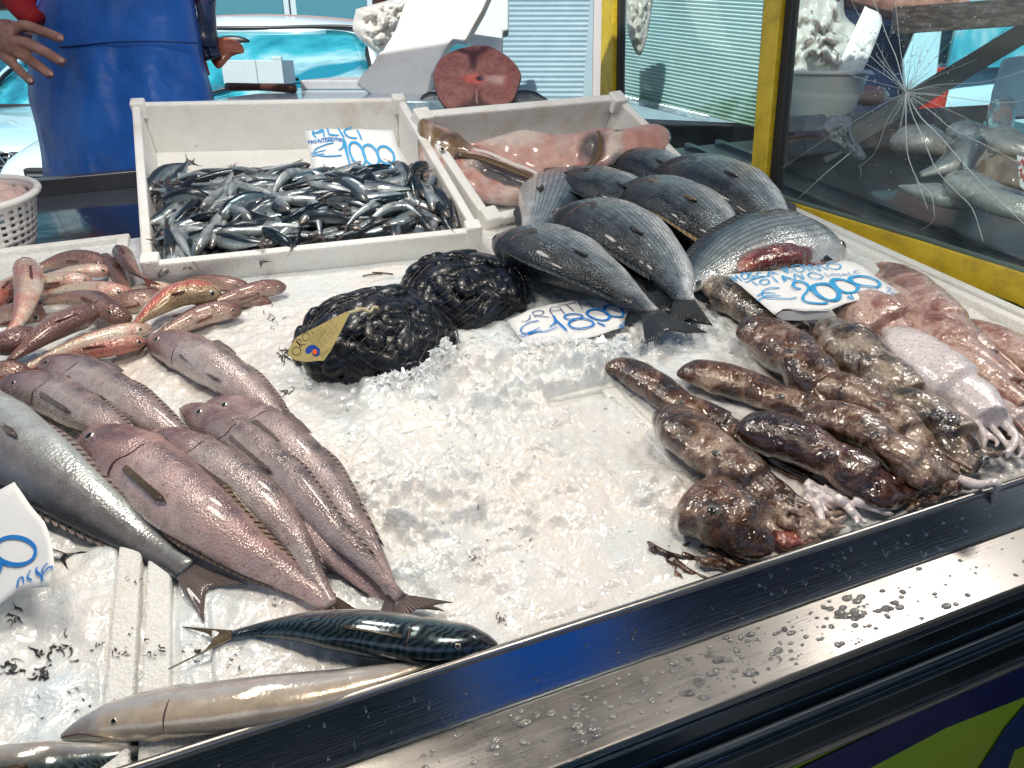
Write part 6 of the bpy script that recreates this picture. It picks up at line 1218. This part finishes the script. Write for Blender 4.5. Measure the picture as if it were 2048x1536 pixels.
# unseen coloured sheets added behind the camera, to be mirrored in the steel
for x0, w_, mt, lb in ((1.8, 1.1, translucent(simple('blue_reflection_sheet', (.01, .22, .62), .5, var=.3, vs=2), (.03, .42, .85), .7), 'bright blue unseen sheet added for the steel front to mirror'), (-4, 5.75, translucent(simple('grey_reflection_sheet', (.03, .04, .05), .6, var=.3, vs=2), (.11, .15, .17), .6), 'dark grey unseen sheet added on the left for the steel to mirror'), (2.95, 6.2, translucent(simple('navy_reflection_sheet', (.008, .02, .05), .6, var=.3, vs=2), (.02, .06, .14), .6), 'navy unseen sheet added on the right for the steel to mirror')):
    mb = MB(); n = 40
    for i in range(n+1):
        for j in range(7): mb.v.append(Vector((x0+w_*i/n, -2.6+.05*sin(i*.9), .1+1.8*j/6))); mb.uv.append((0, 0))
    for i in range(n):
        for j in range(6): mb.f.append((i*7+j, (i+1)*7+j, (i+1)*7+j+1, i*7+j+1))
    tag(mod(mb.build('reflection_sheet', mt, None, True), 'SOLIDIFY', thickness=.004).id_data, lb, 'reflection_sheet')
# ------------------------------------------------------------------ people
M_skinp = Mat('skin', rough=.5); _n = M_skinp.noise(30, 5, .6); M_skinp.set('Base Color', M_skinp.ramp(_n, [(.35, (.26, .12, .085)), (.6, (.44, .23, .175)), (.75, (.52, .31, .25))])); M_skinp.set('Subsurface Weight', .15); M_skinp.set('Subsurface Radius', (.01, .004, .002)); M_skinp.bump(M_skinp.noise(130, 5, .7), .0012); M_skinp = M_skinp.m
M_apron = Mat('blue_apron', rough=.48, coat=.1); _n = M_apron.noise(5, 5, .6); M_apron.set('Base Color', M_apron.ramp(_n, [(.3, (.004, .07, .32)), (.65, (.012, .14, .55))])); M_apron.bump(M_apron.math('ADD', M_apron.noise(7, 3, .5, None, .8), M_apron.math('MULTIPLY', M_apron.noise(500), .01)), .03, .6); M_apron = M_apron.m
M_red = simple('red_shirt', (.42, .012, .015), .7, var=.3, vs=8, bump=.004, bs=12); M_trous = simple('dark_trousers', (.02, .025, .04), .7); M_glove = simple('navy_glove', (.012, .02, .06), .35, coat=.3, var=.4, vs=40, bump=.003, bs=30); M_nail = simple('nail', (.5, .3, .26), .3, coat=.3); M_hair = simple('dark_hair', (.02, .014, .01), .5)
def ring(cx_, cy_, z, a, b_, n=36, ph=0): return [(cx_+a*cos(2*pi*i/n), cy_+b_*sin(2*pi*i/n), z) for i in range(n)]
def shell(name, rings, mat, root, th=.003, closed=True, disp=None):
    n = len(rings[0]); v = [p for r in rings for p in r]; f = []
    if disp: v = [disp(Vector(p)) for p in v]
    for i in range(len(rings)-1):
        for k in range(n if closed else n-1): k2 = (k+1) % n; f.append((i*n+k, i*n+k2, (i+1)*n+k2, (i+1)*n+k))
    o = obj(name, v, f, mat, root)
    if th: mod(o, 'SOLIDIFY', thickness=th)
    return o
def body_mb(o_, z0, k, arms):
    """one continuous body: torso, neck, head, legs and arms, remeshed together. k scales the width"""
    mb = MB(); X = Vector((1, 0, 0))
    def up_(pts, ra, rb): v, f, u, _ = sweep([Vector(p) for p in pts], prof(ra), prof(rb), 20, 30, 0, W=Vector((0, -1, 0))); mb.add(v, f)
    up_([(0, 0, z0+.8), (0, 0, z0+1.0), (0, .0, z0+1.2), (0, .01, z0+1.42), (0, .01, z0+1.5)], [(0, .13*k), (.25, .165*k), (.5, .15*k), (.85, .2*k), (1, .08)], [(0, .09), (.25, .115), (.5, .105), (.8, .12), (1, .06)])
    up_([(0, .01, z0+1.42), (0, -.005, z0+1.56)], [(0, .07), (1, .055)], [(0, .07), (1, .055)])
    up_([(0, -.01, z0+1.5), (0, -.02, z0+1.62), (0, -.01, z0+1.76)], [(0, .04), (.3, .07), (.6, .078), (1, .03)], [(0, .05), (.3, .09), (.6, .1), (1, .03)])
    mb.add(*ball((0, -.115, z0+1.6), (.014, .02, .022), 8, 6))
    for sg in (-1, 1):
        mb.add(*ball((sg*.078, .0, z0+1.61), (.012, .02, .032), 8, 6))
        up_([(sg*.09*k, 0, z0+.9), (sg*.1*k, .0, z0+.5), (sg*.1*k, .02, z0+.08)], [(0, .09), (.5, .062), (.7, .055), (1, .035)], [(0, .09), (.5, .06), (.7, .058), (1, .035)])
        mb.add(*tube([Vector((sg*.1*k, .04, z0+.05)), Vector((sg*.11*k, -.16, z0+.03))], .04, 10, 6))
    for pts, rr in arms: mb.add(*tube([Vector(p) for p in pts], rr, 12, 30))
    return mb
def person(label, o_, z0, k, arms, hands, sweater, apron, group, glove=None, ap_cx=0):
    t = thing('person', label, 'person', (o_.x, o_.y, z0), group, frame='W'); b = body_mb(o_, 0, k, arms)
    for h in hands:
        for pts, r0, r1 in h: b.add(*tube([Vector(p) for p in pts], lambda u: r0*(1-u)+r1*u, 10, 22))
    o = b.build('body', M_skinp, t, True); mod(o, 'REMESH', mode='VOXEL', voxel_size=.005, use_smooth_shade=True); mod(o, 'SMOOTH', factor=.5, iterations=2); return t
zf = .33; pc_ = D(245, 200, 2.15); ox, oy = pc_.x, pc_.y+.16
def loc(x, y, d): p = D(x, y, d); return Vector((p.x-ox, p.y-oy, p.z-zf))
hd = 1.86
def hp_(pts, d0, d1=None): d1 = d1 if d1 is not None else d0; return [loc(x, y, d0+(d1-d0)*i/(len(pts)-1)) for i, (x, y) in enumerate(pts)]
hand = [(hp_([(8, 72), (45, 52), (88, 64), (124, 78)], hd+.01, hd), .016, .0125), (hp_([(8, 85), (50, 86), (90, 104), (127, 126)], hd-.005, hd-.01), .017, .0125), (hp_([(0, 92), (34, 104), (70, 128), (104, 152)], hd, hd), .0165, .012), (hp_([(-10, 95), (15, 118), (40, 142), (64, 166)], hd+.01, hd+.01), .0145, .0105), (hp_([(-20, 60), (10, 50), (40, 58), (60, 75)], hd+.05, hd+.06), .017, .013),
        (hp_([(-60, 40), (-20, 58), (15, 70), (38, 76)], hd+.02), .034, .03), (hp_([(-60, 55), (-20, 78), (10, 92), (30, 98)], hd+.02), .03, .024)]
rarm = [([(-.19, 0, 1.42), (-.33, .02, 1.22), tuple(loc(-190, -20, hd+.12)), tuple(loc(-60, 48, hd+.03))], lambda u: .052-.014*u)]
lh = hp_([(402, -40), (403, 20), (405, 60), (412, 95)], 2.2)
larm = [([(.19, 0, 1.42), (.26, .05, 1.25), tuple(lh[0]), tuple(lh[1])], lambda u: .05-.018*u)]
lhand = [([lh[1], lh[2], lh[3]], .03, .03)]+[(hp_([(402+dx, 60), (408+dx*1.3, 92), (414+dx*1.5, 118-abs(dx)*.3)], 2.2+dd), .012, .009) for dx, dd in ((-8, .01), (0, -.012), (8, -.012), (14, 0))]+[(hp_([(398, 50), (396, 75), (399, 98)], 2.17), .012, .01)]
man = person('man in a blue rubber apron and red shirt, one bare hand spread on his hip', Vector((ox, oy, 0)), zf, 1.05, rarm+larm, [hand, lhand], None, None, 'people behind the stall')
def rr_(z, a, b_, cx_=0, cy_=0): return ring(cx_, cy_, z, a, b_)
shell('shirt', [rr_(.98, .2, .14), rr_(1.1, .19, .135), rr_(1.25, .2, .135), rr_(1.38, .225, .13), rr_(1.45, .17, .11), rr_(1.5, .08, .08)], M_red, man, disp=lambda p: p+Vector((noise.noise(p*9)*.008, noise.noise(p*8+Vector((5, 0, 0)))*.008, 0)))
for pts in ([(-.17, 0, 1.43), (-.27, .01, 1.3), (-.33, .02, 1.2)], [(.17, 0, 1.43), (.22, .03, 1.33), (.26, .05, 1.22)]):
    v, f, u = tube([Vector(p) for p in pts], lambda t: .068-.006*t, 16, 12); obj('sleeve', v, f[:-2], M_red, man)
for (x, y), (x2, y2) in (((121, 76), (128, 80)), ((122, 121), (130, 127)), ((100, 147), (107, 154)), ((60, 161), (66, 168))):
    a_ = loc(x, y, hd-.022); d_ = (loc(x2, y2, hd-.022)-a_).normalized(); q_ = Vector((0, -1, .25)).normalized(); S_ = d_.cross(q_).normalized(); M_ = Matrix(((d_.x, S_.x, q_.x, a_.x), (d_.y, S_.y, q_.y, a_.y), (d_.z, S_.z, q_.z, a_.z), (0, 0, 0, 1)))
    v, f = ball((0, 0, 0), (.0085, .0065, .004), 12, 8); obj('fingernail', [M_ @ Vector(p) for p in v], f, M_nail, man)
sw_ = [loc(x, y, 1.98) for x, y in ((8, -40), (30, -10), (52, 25), (74, 40))]; v, f, u = sweep(sw_, lambda t: .05-.02*t, lambda t: .035-.01*t, 14, 16)[:3]; obj('sleeve', v, f, M_red, man)
shell('trousers', [rr_(.8, .21, .15), rr_(.95, .2, .14), rr_(1.02, .19, .13)], M_trous, man)
for sg in (-1, 1): shell('trouser_leg', [rr_(.1, .07, .07, sg*.1), rr_(.5, .085, .085, sg*.1), rr_(.86, .105, .11, sg*.095)], M_trous, man)
for sg in (-1, 1): mb = MB(); mb.add(*tube([(sg*.105, .06, .05), (sg*.115, -.19, .04)], .055, 12, 8)); mb.build('boot', simple('white_boot', (.6, .6, .58), .4), man, True)
# apron front: traced outline in the body's own coordinates, wrapped round the belly
prow = [(-60, 92, 372), (0, 76, 386), (40, 66, 393), (88, 60, 402), (130, 58, 410), (190, 58, 425), (230, 66, 436), (290, 80, 448), (360, 92, 460), (460, 100, 470), (640, 90, 480)]
rows = []
for yy, xl, xr in prow:
    r = []
    for i in range(33):
        s = i/32; a = (s-.5)*2; x = xl+(xr-xl)*s; dep = 2.0+.15*(1-sqrt(max(0, 1-min(1, abs(a))**2.4)))+.02*noise.noise(Vector((a*2.2, yy*.006, 3)))+.010*sin(a*9+yy*.012)*(yy > 100)+(yy-88)*-.00004; r.append(tuple(loc(x, yy, dep)))
    rows.append(r)
n0 = len(rows[0]); v = [p for r in crv([tuple(np.array(r).ravel()) for r in rows], 70) for p in r.reshape(-1, 3)]; v = [Vector(p)+Vector((0, .012*noise.noise(Vector((p[0]*9, p[2]*5, 1)))+.006*noise.noise(Vector((p[0]*25, p[2]*12, 8))), 0)) for p in v]
f = [(i*n0+k, i*n0+k+1, (i+1)*n0+k+1, (i+1)*n0+k) for i in range(69) for k in range(n0-1)]
ap = obj('apron', v, f, M_apron, man); mod(ap, 'SOLIDIFY', thickness=.003)
def on_apron(x, y): a = (x-245)/185; return loc(x, y, 1.985+.15*(1-sqrt(max(0, 1-min(1, abs(a))**2.4))))
obj('waist_seam', *tube([on_apron(x, y) for x, y in ((118, 94), (160, 91), (220, 85), (300, 83), (360, 85), (396, 86))], .0022, 6)[:2], simple('seam', (.003, .03, .14), .4), ap)
shell('glove', [[tuple(Vector(c)+Vector((r*cos(2*pi*i/14), r*sin(2*pi*i/14), 0))) for i in range(14)] for c, r in ((lh[0].lerp(lh[1], .6), .04), (lh[1], .038), (lh[2], .038), (lh[3], .036))], M_glove, man)
for pts, r0, r1 in lhand[1:]: v, f, u = tube([Vector(p) for p in pts], lambda t: (r0*(1-t)+r1*t)*1.28, 10, 16); obj('glove_finger', v, f, M_glove, man)
v, f = ball((0, .02, 1.68), (.088, .11, .09), 20, 12); obj('hair', v, f, M_hair, man)
for sg in (-1, 1):
    v, f = ball((sg*.03, -.098, 1.63), (.012, .008, .008), 10, 6); obj('eye', v, f, M_eye_w, man)
mb = MB(); mb.add(*ball((0, -.1, 1.555), (.024, .01, .006), 10, 6)); mb.build('mouth', simple('lips', (.4, .12, .1), .5), man, True)
q0 = D(440, 100, 2.24); t = thing('fish_piece', 'orange brown raw fish piece hanging from the gloved hand', 'fish piece', q0, frame='W'); v = []; pl_ = [(404, 90), (420, 74), (440, 70), (468, 76), (488, 84), (497, 108), (480, 108), (462, 115), (450, 132), (436, 146), (424, 130), (414, 112)]
n = len(pl_); cc = (440, 100)
for s_k, dz in ((1, 0), (.75, -.012), (.4, -.017)): v += [D(cc[0]+(x-cc[0])*s_k, cc[1]+(y-cc[1])*s_k, 2.24+dz)-q0 for x, y in pl_]
for s_k, dz in ((.4, .012), (.75, .01)): v += [D(cc[0]+(x-cc[0])*s_k, cc[1]+(y-cc[1])*s_k, 2.24+dz)-q0 for x, y in pl_]
f = [(a*n+k, a*n+(k+1) % n, b_*n+(k+1) % n, b_*n+k) for a, b_ in ((0, 1), (1, 2), (4, 0), (3, 4)) for k in range(n)]+[tuple(2*n+k for k in range(n)), tuple(3*n+n-1-k for k in range(n))]
mod(obj('flesh', v, f, simple('orange_flesh', (.42, .13, .07), .35, coat=.4, var=.35, vs=40, bump=.002, bs=100), t), 'SUBSURF', levels=2, render_levels=2)
t = thing('duckboard', 'low wooden platform under the seller', 'platform', (-1.4, 2.75, 0), frame='W')
for k in range(7): mb = MB(); mb.box(-.95, 1.5, -.72+k*.16, -.6+k*.16, zf-.04, zf-.01); mb.build('plank', M_wood, t, bevel=.003)
for x in (-.9, .2, 1.4): mb = MB(); mb.box(x-.04, x+.04, -.72, .48, 0, zf-.041); mb.build('bearer', M_wood, t)
# neighbouring seller: dark apron and bare forearm behind the glass
pn = D(1765, 120, 2.75); no = Vector((pn.x, pn.y+.15, 0)); fa = [D(1640, -30, 2.62), D(1720, -6, 2.6), D(1800, 12, 2.6), D(1880, 8, 2.62)]; zf2 = .3
def l2(p): return (p.x-no.x, p.y-no.y, p.z-zf2)
narm = [([(-.19, 0, 1.42), (-.3, -.02, 1.28), l2(fa[0]), l2(fa[1]), l2(fa[2]), l2(fa[3])], lambda u: .055-.01*u), ([(.19, 0, 1.42), (.2, .1, 1.2), (.12, .2, 1.0), (.05, .2, .95)], lambda u: .05-.018*u)]
nh = [([l2(fa[3]), l2(D(1905, 10, 2.62))], .04, .034)]+[([l2(D(1905, 2+k*8, 2.61)), l2(D(1925, 2+k*9, 2.6)), l2(D(1940-k*2, 8+k*9, 2.6))], .011, .009) for k in range(4)]+[([l2(D(1885, -2, 2.58)), l2(D(1905, -14, 2.57))], .012, .01), ([(.05, .2, .95), (0, .2, .92)], .032, .03)]+[([(.0, .19+.014*k, .92), (-.05, .19+.015*k, .9), (-.08, .19+.014*k, .87)], .009, .008) for k in range(4)]+[([(.01, .18, .93), (-.02, .15, .9)], .011, .009)]
woman = person('person in dark navy clothes with bare forearms behind the cracked glass', no, zf2, 1.0, narm, [nh], None, None, 'people behind the stall')
M_nv = simple('navy_cloth', (.008, .02, .06), .5, var=.5, vs=6, bump=.006, bs=12)
shell('jacket', [ring(0, 0, z, a, b_) for z, a, b_ in ((.5, .25, .18), (.8, .225, .165), (1.0, .2, .14), (1.2, .195, .135), (1.38, .225, .13), (1.46, .16, .1), (1.5, .08, .08))], M_nv, woman, disp=lambda p: p+Vector((noise.noise(p*7)*.012, noise.noise(p*7+Vector((5, 0, 0)))*.012, 0)))
for sg in (-1, 1): shell('trouser_leg', [rr_(.06, .07, .07, sg*.1), rr_(.5, .085, .085, sg*.1), rr_(.86, .105, .11, sg*.095)], M_trous, woman)
v, f = ball((0, .02, 1.68), (.088, .11, .09), 20, 12); obj('hair', v, f, M_hair, woman)

# unseen blue bag added by the stall front, to be mirrored in the steel wall
t = thing('added_blue_bag', 'bright blue bag added unseen before the stall for the steel to mirror', 'bag', (.4, .17, 0), frame='W', rot=Matrix.Rotation(.37, 4, 'Z'))
mb = MB(); mb.box(-.16, .16, -.08, .08, 0, .5); mod(mb.build('bag_body', simple('blue_bag', (.01, .2, .6), .5, var=.3, vs=6), t, bevel=.02), 'SUBSURF', levels=1)
obj('handle', *tube([(-.09, 0, .49), (-.06, 0, .62), (.06, 0, .62), (.09, 0, .49)], .008)[:2], M_navy, t)
